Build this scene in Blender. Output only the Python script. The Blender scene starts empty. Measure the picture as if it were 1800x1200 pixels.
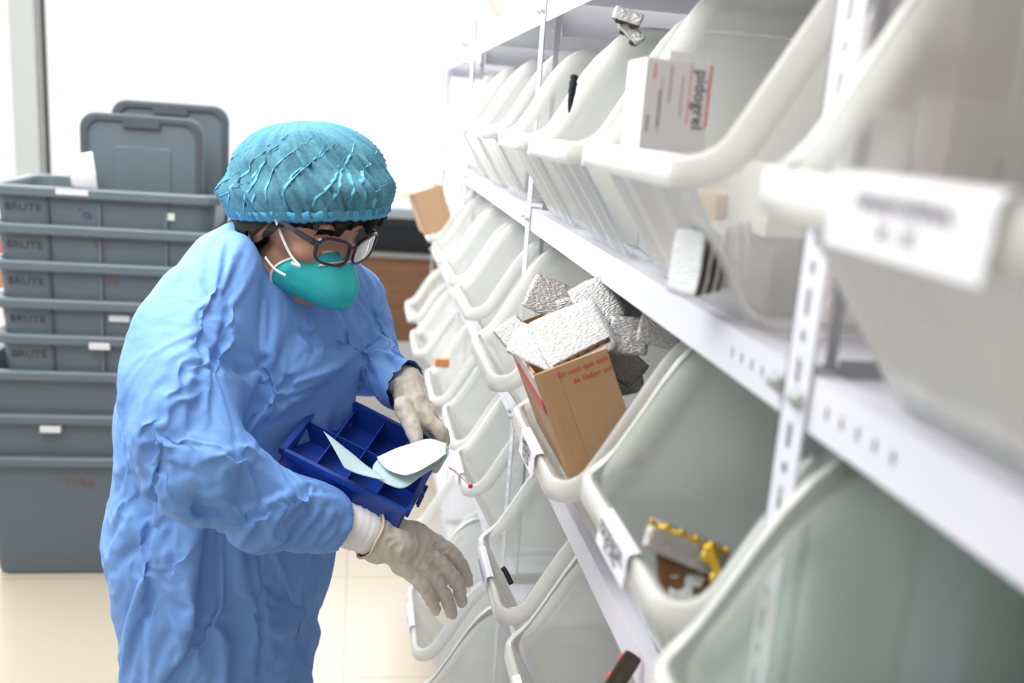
import bpy, bmesh, math, random
from mathutils import Vector, Matrix, noise, geometry
from mathutils.bvhtree import BVHTree
R_ = random.Random(7)
S = bpy.context.scene
COL = S.collection
# ------------------------------------------------------------------ camera
CAMH = 1.55
FPX = 1671.0
def _n(v): return Vector(v).normalized()
_nad = _n(((373-900)/FPX, -(7762-600)/FPX, -1))
_yv = _n(((638-900)/FPX, -(196-600)/FPX, -1))
_Z = -_nad
_Y = (_yv - _Z*_yv.dot(_Z)).normalized()
_X = _Y.cross(_Z)
ROT = Matrix((_X, _Y, _Z))                 # camera space -> world
CAMP = Vector((0, 0, CAMH))
cam = bpy.data.cameras.new('camera')
cam.sensor_width = 36
cam.lens = 36*FPX/1800
cam.clip_start = 0.02
cam.dof.use_dof = True
cam.dof.focus_distance = 1.5
cam.dof.aperture_fstop = 2.8
camo = bpy.data.objects.new('camera', cam)
COL.objects.link(camo)
camo.matrix_world = Matrix.Translation(CAMP) @ ROT.to_4x4()
S.camera = camo
# ------------------------------------------------------------------ look
S.view_settings.view_transform = 'Standard'
S.view_settings.look = 'None'
S.view_settings.gamma = 1
S.view_settings.exposure = 0.38
S.view_settings.use_curve_mapping = False
S.cycles.transparent_max_bounces = 40
S.cycles.max_bounces = 10
S.cycles.transmission_bounces = 10
# ------------------------------------------------------------------ world and lights
w = bpy.data.worlds.new('daylight')
S.world = w
w.use_nodes = True
w.node_tree.nodes['Background'].inputs[0].default_value = (0.93, 0.97, 1.0, 1)
w.node_tree.nodes['Background'].inputs[1].default_value = 1.0
def area(name, loc, rot, sx, sy, power, col=(1, 1, 1)):
    l = bpy.data.lights.new(name, 'AREA')
    l.shape = 'RECTANGLE'; l.size = sx; l.size_y = sy; l.energy = power; l.color = col
    o = bpy.data.objects.new(name, l); COL.objects.link(o)
    o.location = loc; o.rotation_euler = rot
    return o
area('ceiling_panel_light', (-0.9, 2.0, 2.83), (0, 0, 0), 1.6, 3.0, 100, (1, .98, .95))
area('window_daylight', (-0.9, 5.35, 1.7), (math.radians(-90), 0, 0), 5.0, 2.4, 120, (.95, .98, 1))

# ------------------------------------------------------------------ pixel helpers (1800 x 1200 frame)
def ray(px, py): return ROT @ Vector(((px-900)/FPX, -(py-600)/FPX, -1))
def onY(px, py, y): d = ray(px, py); return CAMP + d*(y/d.y)
def onX(px, py, x): d = ray(px, py); return CAMP + d*(x/d.x)
def onZ(px, py, z): d = ray(px, py); return CAMP + d*((z-CAMH)/d.z)

# ------------------------------------------------------------------ materials
def mat(name, col, rough=.5, metal=0, bump=0, bscale=40, var=0, vscale=6, spec=.5, sub=0, stretch=None):
    m = bpy.data.materials.new(name); m.use_nodes = True
    nt = m.node_tree; b = nt.nodes['Principled BSDF']
    b.inputs['Base Color'].default_value = (*col, 1)
    b.inputs['Roughness'].default_value = rough
    b.inputs['Metallic'].default_value = metal
    b.inputs['Specular IOR Level'].default_value = spec
    tc = nt.nodes.new('ShaderNodeTexCoord')
    vec = tc.outputs['Object']
    if stretch:
        mp = nt.nodes.new('ShaderNodeMapping'); mp.inputs['Scale'].default_value = stretch
        nt.links.new(vec, mp.inputs['Vector']); vec = mp.outputs['Vector']
    if var:
        n = nt.nodes.new('ShaderNodeTexNoise'); n.inputs['Scale'].default_value = vscale; n.inputs['Detail'].default_value = 4
        nt.links.new(vec, n.inputs['Vector'])
        mx = nt.nodes.new('ShaderNodeMixRGB'); mx.blend_type = 'MIX'
        mx.inputs['Color1'].default_value = (*[c*(1-var) for c in col], 1)
        mx.inputs['Color2'].default_value = (*[min(1, c*(1+var)) for c in col], 1)
        nt.links.new(n.outputs['Fac'], mx.inputs['Fac']); nt.links.new(mx.outputs[0], b.inputs['Base Color'])
    if bump:
        n = nt.nodes.new('ShaderNodeTexNoise'); n.inputs['Scale'].default_value = bscale; n.inputs['Detail'].default_value = 3
        nt.links.new(vec, n.inputs['Vector'])
        bp = nt.nodes.new('ShaderNodeBump'); bp.inputs['Strength'].default_value = bump; bp.inputs['Distance'].default_value = .004
        nt.links.new(n.outputs['Fac'], bp.inputs['Height']); nt.links.new(bp.outputs[0], b.inputs['Normal'])
    if sub:
        b.inputs['Subsurface Weight'].default_value = sub
        b.inputs['Subsurface Radius'].default_value = (.01, .006, .004)
        b.inputs['Subsurface Scale'].default_value = 1
    return m
def plastic(name, col, clear, rough=.35, lit=.6):
    """milky polypropylene: part see-through, part scattering on both sides"""
    m = bpy.data.materials.new(name); m.use_nodes = True
    nt = m.node_tree; nt.nodes.clear()
    N = nt.nodes.new
    out = N('ShaderNodeOutputMaterial')
    tr = N('ShaderNodeBsdfTransparent'); tr.inputs[0].default_value = (.97, .975, .97, 1)
    di = N('ShaderNodeBsdfDiffuse'); di.inputs[0].default_value = (*col, 1)
    tl = N('ShaderNodeBsdfTranslucent'); tl.inputs[0].default_value = (*col, 1)
    gl = N('ShaderNodeBsdfGlossy'); gl.inputs['Roughness'].default_value = rough
    gl.inputs[0].default_value = (1, 1, 1, 1)
    m1 = N('ShaderNodeMixShader'); m1.inputs[0].default_value = lit
    nt.links.new(di.outputs[0], m1.inputs[1]); nt.links.new(tl.outputs[0], m1.inputs[2])
    tc = N('ShaderNodeTexCoord'); nz = N('ShaderNodeTexNoise'); nz.inputs['Scale'].default_value = 5
    nt.links.new(tc.outputs['Object'], nz.inputs['Vector'])
    mr = N('ShaderNodeMapRange'); mr.inputs['To Min'].default_value = clear-.08; mr.inputs['To Max'].default_value = clear+.08
    nt.links.new(nz.outputs['Fac'], mr.inputs['Value'])
    m2 = N('ShaderNodeMixShader')
    nt.links.new(mr.outputs[0], m2.inputs[0])
    nt.links.new(m1.outputs[0], m2.inputs[1]); nt.links.new(tr.outputs[0], m2.inputs[2])
    fr = N('ShaderNodeLayerWeight'); fr.inputs[0].default_value = .12
    m3 = N('ShaderNodeMixShader')
    nt.links.new(fr.outputs['Fresnel'], m3.inputs[0]); nt.links.new(m2.outputs[0], m3.inputs[1]); nt.links.new(gl.outputs[0], m3.inputs[2])
    nt.links.new(m3.outputs[0], out.inputs[0])
    return m
def glass(name, col=(1, 1, 1), rough=.02, refl=.1, tint=1):
    m = bpy.data.materials.new(name); m.use_nodes = True
    nt = m.node_tree; nt.nodes.clear(); N = nt.nodes.new
    out = N('ShaderNodeOutputMaterial'); tr = N('ShaderNodeBsdfTransparent'); tr.inputs[0].default_value = (*col, 1)
    gl = N('ShaderNodeBsdfGlossy'); gl.inputs['Roughness'].default_value = rough
    fr = N('ShaderNodeLayerWeight'); fr.inputs[0].default_value = refl
    mx = N('ShaderNodeMixShader')
    nt.links.new(fr.outputs['Fresnel'], mx.inputs[0]); nt.links.new(tr.outputs[0], mx.inputs[1]); nt.links.new(gl.outputs[0], mx.inputs[2])
    nt.links.new(mx.outputs[0], out.inputs[0])
    return m
MT = {}
MT['wall'] = mat('painted wall', (.72, .64, .55), .8, var=.06, vscale=2, bump=.1)
MT['white_wall'] = mat('white paint', (.9, .9, .9), .7, bump=.05)
MT['ceiling'] = mat('ceiling paint', (.9, .9, .88), .9, bump=.1)
MT['rack'] = mat('white enamel', (.60, .605, .68), .35, var=.03, vscale=12, bump=.03)
MT['zinc'] = mat('zinc', (.62, .64, .62), .35, metal=.8)
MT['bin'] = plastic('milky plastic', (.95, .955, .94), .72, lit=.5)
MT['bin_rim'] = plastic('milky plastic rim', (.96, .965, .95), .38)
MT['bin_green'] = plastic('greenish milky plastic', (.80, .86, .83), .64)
MT['label'] = mat('label paper', (.62, .62, .66), .6)
MT['ink'] = mat('black ink', (.05, .05, .07), .7)
MT['ink_soft'] = mat('faded ink', (.3, .3, .34), .7)
MT['red_ink'] = mat('red ink', (.62, .05, .05), .7)
MT['tote'] = mat('grey tote plastic', (.098, .132, .16), .5, var=.08, vscale=7, bump=.08, bscale=90)
MT['tote_dark'] = mat('dark grey plastic', (.055, .07, .085), .5, var=.1, bump=.05)
MT['column'] = mat('column paint', (.50, .53, .525), .6)
MT['mullion'] = mat('dark bronze', (.07, .055, .05), .5)
MT['black'] = mat('black plastic', (.02, .022, .026), .7, spec=.2)
MT['wood'] = mat('brown wood', (.16, .075, .035), .6, var=.4, vscale=5, bump=.2, stretch=(1, 1, 8))
MT['cardboard'] = mat('cardboard', (.50, .315, .185), .8, var=.06, vscale=9, bump=.06, bscale=120)
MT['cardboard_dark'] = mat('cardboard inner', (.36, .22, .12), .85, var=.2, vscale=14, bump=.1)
MT['tape'] = mat('packing tape', (.50, .30, .16), .3)
MT['white_card'] = mat('white card', (.9, .9, .92), .5)

# floor tiles
def floor_mat():
    m = mat('cream tile', (.80, .72, .60), .25, var=.03, vscale=3)
    nt = m.node_tree; b = nt.nodes['Principled BSDF']
    tc = nt.nodes.new('ShaderNodeTexCoord'); br = nt.nodes.new('ShaderNodeTexBrick')
    br.offset = 0; br.inputs['Scale'].default_value = 1
    br.inputs['Brick Width'].default_value = .6; br.inputs['Row Height'].default_value = .6
    br.inputs['Mortar Size'].default_value = .004
    br.inputs['Color1'].default_value = (.47, .415, .34, 1); br.inputs['Color2'].default_value = (.46, .405, .33, 1)
    br.inputs['Mortar'].default_value = (.38, .335, .27, 1)
    nt.links.new(tc.outputs['Object'], br.inputs['Vector']); nt.links.new(br.outputs[0], b.inputs['Base Color'])
    return m
MT['floor'] = floor_mat()

# ------------------------------------------------------------------ object helpers
def link(name, me, m=None, parent=None, smooth=False):
    if isinstance(me, bmesh.types.BMesh):
        bm = me; me = bpy.data.meshes.new(name); bm.to_mesh(me); bm.free()
    o = bpy.data.objects.new(name, me); COL.objects.link(o)
    if m is not None:
        for k in (m if isinstance(m, (list, tuple)) else [m]): me.materials.append(k)
    if parent: o.parent = parent
    if smooth:
        for p in me.polygons: p.use_smooth = True
    return o
def tag(o, label=None, cat=None, group=None, kind=None):
    if label: o['label'] = label
    if cat: o['category'] = cat
    if group: o['group'] = group
    if kind: o['kind'] = kind
    return o
def empty(name, loc=(0, 0, 0), label=None, cat=None, group=None, rz=0):
    o = bpy.data.objects.new(name, None); COL.objects.link(o)
    o.location = loc; o.rotation_euler = (0, 0, rz); o.empty_display_size = .05
    return tag(o, label, cat, group)
def box(bm, x0, x1, y0, y1, z0, z1, M=None, mi=0):
    vs = [bm.verts.new((x, y, z)) for z in (z0, z1) for x, y in ((x0, y0), (x1, y0), (x1, y1), (x0, y1))]
    if M is not None:
        for v in vs: v.co = M @ v.co
    for f in ((0, 3, 2, 1), (4, 5, 6, 7), (0, 1, 5, 4), (1, 2, 6, 5), (2, 3, 7, 6), (3, 0, 4, 7)):
        bm.faces.new([vs[i] for i in f]).material_index = mi
    return vs
def bevel(bm, w=.003, seg=2):
    bmesh.ops.bevel(bm, geom=bm.edges[:], offset=w, segments=seg, affect='EDGES', profile=.7)
def B(): return bmesh.new()
def boxobj(name, dims, m, parent=None, bw=.002, M=None, seg=2):
    bm = B(); box(bm, *dims)
    if bw: bevel(bm, bw, seg)
    if M is not None: bm.transform(M)
    return link(name, bm, m, parent)
def struct(o): o['kind'] = 'structure'; return o
def loft(bm, rings, cap0=True, cap1=True, closed=True, mi=0):
    R = [[bm.verts.new(p) for p in r] for r in rings]
    n = len(R[0])
    for a, b in zip(R, R[1:]):
        for i in range(n if closed else n-1):
            j = (i+1) % n
            f = bm.faces.new((a[i], a[j], b[j], b[i])); f.material_index = mi
    if cap0: bm.faces.new(R[0][::-1]).material_index = mi
    if cap1: bm.faces.new(R[-1]).material_index = mi
    return R
def tube(bm, pts, rad, seg=8, mi=0, caps=True):
    pts = [Vector(p) for p in pts]
    rads = rad if isinstance(rad, (list, tuple)) else [rad]*len(pts)
    rings = []
    up = None
    for i, p in enumerate(pts):
        t = (pts[min(i+1, len(pts)-1)] - pts[max(i-1, 0)]).normalized()
        if up is None:
            up = t.orthogonal().normalized()
        up = (up - t*up.dot(t)).normalized(); s = t.cross(up)
        rings.append([p + (up*math.cos(a)+s*math.sin(a))*rads[i] for a in (2*math.pi*k/seg for k in range(seg))])
    return loft(bm, rings, caps, caps, True, mi)
def spline(P, n=8):
    P = [Vector(p) for p in P]; out = []
    for i in range(len(P)-1):
        p0 = P[max(i-1, 0)]; p1 = P[i]; p2 = P[i+1]; p3 = P[min(i+2, len(P)-1)]
        for k in range(n):
            t = k/n
            out.append(.5*((2*p1)+(p2-p0)*t+(2*p0-5*p1+4*p2-p3)*t*t+(3*p1-3*p2+p3-p0)*t**3))
    out.append(P[-1]); return out
def solid(o, t, off=-1):
    md = o.modifiers.new('thickness', 'SOLIDIFY'); md.thickness = t; md.offset = off
    return o
def text(body, size, m, parent, M, name='printed_text', align='CENTER', sx=1):
    cu = bpy.data.curves.new(name, 'FONT'); cu.body = body; cu.size = size; cu.align_x = align; cu.align_y = 'CENTER'
    cu.extrude = size*.01; cu.resolution_u = 3
    t = bpy.data.objects.new(name, cu); COL.objects.link(t)
    dg = bpy.context.evaluated_depsgraph_get()
    me = bpy.data.meshes.new_from_object(t.evaluated_get(dg))
    bpy.data.objects.remove(t)
    me.transform(M @ Matrix.Diagonal((sx, 1, 1, 1)))
    me.materials.clear()
    return link(name, me, m, parent)
def frame_m(o, x, y):
    """matrix placing local x along x, local y along y at o"""
    x = Vector(x).normalized(); y = Vector(y); y = (y-x*y.dot(x)).normalized(); z = x.cross(y)
    return Matrix.Translation(Vector(o)) @ Matrix((x, y, z)).transposed().to_4x4()

# ================================================================== SETTING
XL, XR, YB, YF, CH = -3.2, .86, 5.6, -2.5, 2.9
struct(boxobj('floor', (XL-.1, XR+.1, YF, YB+.6, -.1, 0), MT['floor'], bw=0))
struct(boxobj('ceiling', (XL-.1, XR+.1, YF, YB+.1, CH, CH+.1), MT['ceiling'], bw=0))
struct(boxobj('wall_right', (XR, XR+.1, YF, YB, 0, CH), MT['wall'], bw=0))
bm = B()
box(bm, XL, XR, YB, YB+.12, 0, .35); box(bm, XL, XR, YB, YB+.12, 2.75, CH)
struct(link('wall_back', bm, MT['white_wall']))
struct(boxobj('fill_block_wall', (XL-.12, XR+.1, YF-.1, YF, 0, CH), MT['wall'], bw=0))  # unseen wall behind the camera, added to cut fill light from that side
bm = B()
box(bm, XL-.12, XL, YF, YB, 0, .5); box(bm, XL-.12, XL, YF, YB, 2.6, CH)
for y in (YF, 0.2, 2.8, YB-.2): box(bm, XL-.12, XL, y, y+.2, .5, 2.6)
struct(link('wall_left', bm, MT['white_wall']))
MT['pane'] = glass('window glass', (.97, .98, .98))
struct(boxobj('window_1', (XL, XR, YB+.05, YB+.058, .35, 2.75), MT['pane'], bw=0))
struct(boxobj('window_2', (XL-.06, XL-.052, YF, YB, .5, 2.6), MT['pane'], bw=0))
# column and dark mullion in front of the glazing
pa, pb = onY(22, 0, YB-.02), onY(66, 0, YB-.02)
struct(boxobj('trim_1', (pa.x, pb.x, YB-.10, YB-.01, 0, CH), MT['column'], bw=.006))
pa, pb = onY(71, 0, YB-.02), onY(78.5, 0, YB-.02)
struct(boxobj('trim_2', (pa.x, pb.x, YB-.05, YB-.01, 0, CH), MT['mullion'], bw=.003))

# ================================================================== SHELVING
D = .33          # x of the posts' front faces
POSTS = [-.56, .65, 1.865, 3.07, 4.28]
LEV = [1.775, 1.383, .972, .58, .17]      # shelf tops A..E
PW = .04
DEP = .45
def post_face(holes_kind, z0, z1, wid):
    """perforated strip in local (a, z); returns tris of 2D coordinates"""
    outer = [(0, z0), (wid, z0), (wid, z1), (0, z1)]
    loops = [outer]
    z = z0+.03; k = 0
    while z < z1-.03:
        hw, hh = ((.004, .011) if k % 2 == 0 else (.0045, .0055)) if holes_kind == 0 else ((.0065, .0075) if k % 2 == 0 else (.0055, .0055))
        pts = []
        for i in range(8):
            a = 2*math.pi*i/8 + math.pi/8
            ca, sa = math.cos(a), math.sin(a)
            s = hh-hw if hh > hw else 0
            pts.append((wid/2+ca*hw, z+sa*min(hh, hw)*1.0+(s if sa > 0 else -s)))
        loops.append(pts[::-1])
        z += .026; k += 1
    return loops
def strip_mesh(bm, loops, fn, thick, tn):
    tv = [Vector((x, y, 0)) for l in loops for x, y in l]
    tris = geometry.tessellate_polygon([[Vector((x, y, 0)) for x, y in l] for l in loops])
    f = [bm.verts.new(fn(v.x, v.y)) for v in tv]
    b = [bm.verts.new(Vector(fn(v.x, v.y))+Vector(tn)*thick) for v in tv]
    for t in tris:
        try:
            bm.faces.new([f[i] for i in t]); bm.faces.new([b[i] for i in t[::-1]])
        except ValueError: pass
    k = 0
    for l in loops:
        n = len(l)
        for i in range(n):
            j = (i+1) % n
            try: bm.faces.new((f[k+i], f[k+j], b[k+j], b[k+i]))
            except ValueError: pass
        k += n
rack = empty('shelving_rack', (D, 1.9, 0), 'long white slotted-angle steel shelving rack holding rows of translucent bins', 'shelving')
def rel(bm, o): bm.transform(Matrix.Translation(-Vector(o.location))); return bm
for yp in POSTS[1:]:
    for side in (0, 1):
        bm = B()
        xx = D if side == 0 else D+DEP
        sg = 1 if side == 0 else -1
        z1 = 2.35
        strip_mesh(bm, post_face(0, 0, z1, PW), lambda a, z: (xx, yp-PW/2+a, z), .002, (sg, 0, 0))
        strip_mesh(bm, post_face(1, 0, z1, PW), lambda a, z: (xx+sg*a, yp+PW/2, z), .002, (0, -1, 0))
        bmesh.ops.recalc_face_normals(bm, faces=bm.faces[:])
        link('post', rel(bm, rack), MT['rack'], rack)
def beam_bm(y0, y1, x, zt, face):
    """rolled beam: face 4 cm tall with a folded top lip, holes near its ends"""
    bm = B()
    loops = [[(y0, zt-.042), (y1, zt-.042), (y1, zt), (y0, zt)]]
    for e in (0, 1):
        for k in range(5):
            c = (y0+.045+.022*k) if e == 0 else (y1-.045-.022*k)
            cz = zt-.021
            loops.append([(c+.0025*math.cos(a), cz+.006*math.sin(a)) for a in (-2*math.pi*i/8 for i in range(8))])
    strip_mesh(bm, loops, lambda a, z: (x, a, z), .002, (face, 0, 0))
    bmesh.ops.recalc_face_normals(bm, faces=bm.faces[:])
    box(bm, min(x-face*.0004, x+face*.02), max(x-face*.0004, x+face*.02), y0, y1, zt-.0012, zt+.0006)
    return bm
for zt in LEV:
    for a, b in zip(POSTS, POSTS[1:]):
        y0, y1 = a+.001, b-.001
        link('front_beam', rel(beam_bm(y0, y1, D+.003, zt, 1), rack), MT['rack'], rack)
        link('back_beam', rel(beam_bm(y0, y1, D+DEP-.003, zt, -1), rack), MT['rack'], rack)
        bm = B(); box(bm, D+.006, D+DEP-.006, a+.022, b-.022, zt-.006, zt-.0012)
        link('shelf_panel', rel(bm, rack), MT['rack'], rack)
    for yp in POSTS[1:]:
        bm = B(); box(bm, D+.042, D+DEP-.042, yp+.016, yp+.020, zt-.062, zt+.004)
        link('side_rail', rel(bm, rack), MT['rack'], rack)
# bolts where beams meet the posts
def bolt(y, z, big=1):
    bm = B()
    for i, (r, x0, x1) in enumerate(((.0085*big, D-.0015, D-.0005), (.006*big, D-.005, D-.0015), (.0035*big, D-.009, D-.005))):
        s = 6 if i == 1 else 14
        ring = [[Vector((x, y+r*math.cos(2*math.pi*k/s), z+r*math.sin(2*math.pi*k/s))) for k in range(s)] for x in (x0, x1)]
        loft(bm, ring)
    bmesh.ops.recalc_face_normals(bm, faces=bm.faces[:])
    link('bolt', rel(bm, rack), MT['zinc'], rack)
for zt in LEV[:4]:
    for yp in POSTS[1:]:
        bolt(yp-.008, zt-.021); bolt(yp+.031, zt-.019)

# ================================================================== BINS
def smin(a, b, k):
    h = max(k-abs(a-b), 0)/k
    return min(a, b)-h*h*k*.25
def smax(a, b, k): return -smin(-a, -b, k)
def bin_path(x0, x1, hy, r, ribs):
    """closed plan path, front (x0) first; points as (x, y)"""
    P = []
    ys = [-hy+r, -hy*.62, -hy*.56, -hy*.34, -hy*.28, -hy*.04, hy*.04, hy*.28, hy*.34, hy*.56, hy*.62, hy-r]
    for i, y in enumerate(ys):
        P.append((x0, y))
    def arc(cx, cy, a0, n=6):
        for i in range(1, n):
            a = a0 - math.pi/2*i/n
            P.append((cx+r*math.cos(a), cy+r*math.sin(a)))
    sx = [x0+r + (x1-x0-2*r)*t for t in (0, .04, .08, .12, .16, .2, .24, .28, .33, .38, .44, .5, .6, .75, 1)]
    arc(x0+r, hy-r, math.pi)
    for x in sx: P.append((x, hy))
    arc(x1-r, hy-r, math.pi/2)
    P.append((x1, hy-r)); P.append((x1, 0)); P.append((x1, -hy+r))
    arc(x1-r, -hy+r, 0)
    for x in sx[::-1]: P.append((x, -hy))
    arc(x0+r, -hy+r, -math.pi/2)
    return P
SHELF_NAME = ['top shelf', 'second shelf', 'third shelf', 'fourth shelf', 'bottom shelf']
def make_bin(lev, y0, y1, label, lipx=-.075, lipz=.15, h=.345, ang=60, back=.40, clear=None, rot=0, flange=.026, foot=.022, group='translucent hopper bins on the rack', m='bin', z=None):
    zt = LEV[lev] + .0015
    cy = (y0+y1)/2
    o = empty('storage_bin', (D, cy, zt), label, 'bin', group, rz=math.radians(rot))
    hy = (y1-y0)/2-.013
    tn = math.tan(math.radians(ang))
    def cut(x): return smax(smin(lipz+(x-lipx-.022)*tn, h, .07), lipz, .03)
    Pt = bin_path(lipx, back, hy, .032, 0)
    Pb = bin_path(foot, back-.03, hy-.022, .025, 0)
    n = len(Pt)
    top = [Vector((x, y, cut(x))) for x, y in Pt]
    rows = [[Vector((x, y, .0)) for x, y in Pb]]
    NR = 7
    for k in range(1, NR+1):
        t = k/NR
        row = []
        for i in range(n):
            b = rows[0][i]; p = b.lerp(top[i], t)
            # moulded vertical ribs on the front
            if i < 12 and (i % 4 in (1, 2)) and t < 1: p.x += .004
            row.append(p)
        rows.append(row)
    bm = B()
    loft(bm, rows, True, False)
    bmesh.ops.recalc_face_normals(bm, faces=bm.faces[:])
    body = link('bin_body', bm, MT[m], o, smooth=True)
    solid(body, .0022)
    # rim: outward flange and skirt following the cut edge
    bm = B()
    r0, r1, r2, r3 = [], [], [], []
    for i in range(n):
        p = top[i]; a = top[i-1]; c = top[(i+1) % n]
        t = (c-a).normalized()
        pl = Pt[i]; a2, c2 = Pt[i-1], Pt[(i+1) % n]
        on = Vector((-(c2[1]-a2[1]), c2[0]-a2[0], 0)).normalized()
        dn = t.cross(on)
        if dn.z > 0: dn = -dn
        dn.normalize()
        r0.append(p+on*.001+Vector((0, 0, .0005))); r1.append(p+on*.007+Vector((0, 0, .001))-dn*.0006)
        r2.append(p+on*.009+dn*.003); r3.append(p+on*.0105+dn*flange)
    loft(bm, [r0, r1, r2, r3], False, False)
    bmesh.ops.recalc_face_normals(bm, faces=bm.faces[:])
    rim = link('bin_rim', bm, MT['bin_rim'], o, smooth=True)
    solid(rim, .003)
    o['_lip'] = 0; del o['_lip']
    return o, dict(lipx=lipx, lipz=lipz, hy=hy, h=h, zt=zt, cy=cy, flange=flange)
def bin_label(o, g, yc, w, hh, lines, fold=.5, tilt=0, m='ink', sizes=None):
    """paper label stuck on the front lip, yc measured from the bin's middle (+ = farther)"""
    x = g['lipx']-.0125; z1 = g['lipz']+.002
    bm = B()
    c, s = math.cos(tilt), math.sin(tilt)
    def P(a, b, d=0):      # a along -y (reading direction, toward camera right), b up
        return Vector((x-d-.0008-.002*(-b)/.03, yc-a, z1+b))
    W = w/2
    rows = [(-W, W)]
    vs = []
    prof = [(.010, .0035), (.004, .0028), (.0, .001), (-.003, 0), (-hh, 0)]
    rings = []
    for k, (dx, b) in enumerate([(.012, .0035), (.006, .003), (.0015, .0015), (0, -.002), (-.0005, -hh*.5), (-.002, -hh)]):
        rings.append([Vector((x+dx-.001, yc+W-(2*W)*t/8, z1+b)) for t in range(9)])
    loft(bm, rings, False, False, False)
    bmesh.ops.recalc_face_normals(bm, faces=bm.faces[:])
    lb = link('paper_label', bm, MT['label'], o); solid(lb, .0004, 0)
    n = len(lines)
    for i, t in enumerate(lines):
        zz = z1 - hh*(i+.75)/(n+.6)
        sz = sizes[i] if sizes else hh*.8/(n+.5)
        text(t, sz, MT[m], lb, frame_m((x-.0022-.0012, yc, zz), (0, -1, 0), (.05, 0, 1)), sx=1)
    return lb
# keep to this list: (level, y0, y1, options, text on the label or None, label text)
BINS = []
def ab(lev, y0, y1, label, lab=None, **k): BINS.append((lev, y0, y1, label, lab, k))
# B level (second shelf)
ab(1, .285, .602, 'large blurred translucent bin nearest the camera with a big white label on its lip', ('D', .0), lipx=-.075, lipz=.147, h=.355, back=.42)
ab(1, .74, 1.125, 'translucent bin on second shelf holding the white medicine box with red edge', None, lipx=-.07, lipz=.146, h=.36)
ab(1, 1.15, 1.47, 'second shelf bin with a black strip on its rim, left of the medicine box', None, lipz=.143, h=.315)
ab(1, 1.49, 1.80, 'narrow translucent bin between the black strip bin and the middle post on second shelf', None, lipz=.145, h=.30)
ab(1, 1.96, 2.31, 'bin with a dark bundle at its bottom, just past the middle post on second shelf', None, lipz=.15, h=.31)
ab(1, 2.33, 2.66, 'overexposed bin second past the middle post on second shelf', None, lipz=.15, h=.305)
ab(1, 2.68, 3.01, 'overexposed bin third past the middle post on second shelf', None, lipz=.15, h=.30)
ab(1, 3.14, 3.5, 'pale bin at the far end of second shelf beyond the last visible post', None, lipz=.15, h=.30)
# C level (third shelf)
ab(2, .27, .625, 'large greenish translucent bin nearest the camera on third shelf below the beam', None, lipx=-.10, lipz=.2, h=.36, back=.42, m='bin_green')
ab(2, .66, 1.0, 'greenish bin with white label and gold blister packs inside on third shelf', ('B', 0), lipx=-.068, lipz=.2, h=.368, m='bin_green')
ab(2, 1.07, 1.43, 'translucent bin holding the open cardboard box of foil packs on third shelf', ('A', .03), lipx=-.075, lipz=.142, h=.355)
ab(2, 1.47, 1.82, 'milky bin just behind the cardboard box bin on third shelf', None, lipx=-.098, lipz=.165, h=.345)
ab(2, 1.95, 2.28, 'milky bin first past the middle post on third shelf', None, lipx=-.09, lipz=.18, h=.34)
ab(2, 2.32, 2.64, 'milky bin second past the middle post on third shelf', None, lipx=-.09, lipz=.185, h=.34)
ab(2, 2.68, 3.01, 'milky bin third past the middle post on third shelf', None, lipx=-.09, lipz=.185, h=.34)
ab(2, 3.14, 3.5, 'milky bin on third shelf below the small tan carton at the far end', None, lipx=-.09, lipz=.185, h=.34)
# D level (fourth shelf)
ab(3, .69, .985, 'bin on fourth shelf at the bottom edge of the photo with dark red packs inside', None, lipz=.19, h=.35)
ab(3, 1.02, 1.345, 'wide fourth shelf bin below the cardboard box, white label low on its lip', ('C', -.02), lipz=.18, h=.355)
ab(3, 1.38, 1.71, 'translucent bin on fourth shelf with a long label and a black pen-like strip', ('E', .03), lipz=.185, h=.35)
ab(3, 1.93, 2.20, 'bin on fourth shelf behind the red tipped stick', ('F', .0), lipz=.18, h=.35)
ab(3, 2.22, 2.56, 'milky bin on fourth shelf beside the gloved hand with the paper', None, lipz=.18, h=.35)
ab(3, 2.59, 2.93, 'milky bin on fourth shelf with an orange scrap showing at its top', None, lipx=-.10, lipz=.18, h=.345)
ab(3, 3.14, 3.48, 'rounded milky bin on fourth shelf beside the brown crate', None, lipx=-.12, lipz=.18, h=.345)
ab(3, 3.60, 3.95, 'farthest grey looking bin on fourth shelf against the brown crate', None, lipx=-.12, lipz=.2, h=.345)
# E level (bottom shelf)
ab(4, 1.08, 1.43, 'bin on bottom shelf partly hidden under the label bin', None, lipx=-.15, lipz=.19, h=.37, foot=-.01)
ab(4, 1.47, 1.83, 'bin on bottom shelf with bright curved rim below the gloved fingers', ('G', .10), lipx=-.165, lipz=.19, h=.375, foot=-.01)
ab(4, 1.93, 2.27, 'bin on bottom shelf just under the reaching gloved hand', ('H', .0), lipx=-.165, lipz=.19, h=.375, foot=-.01)
ab(4, 2.30, 2.64, 'bin on bottom shelf behind the gloved hand', None, lipx=-.15, lipz=.19, h=.375, foot=-.01)
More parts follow.
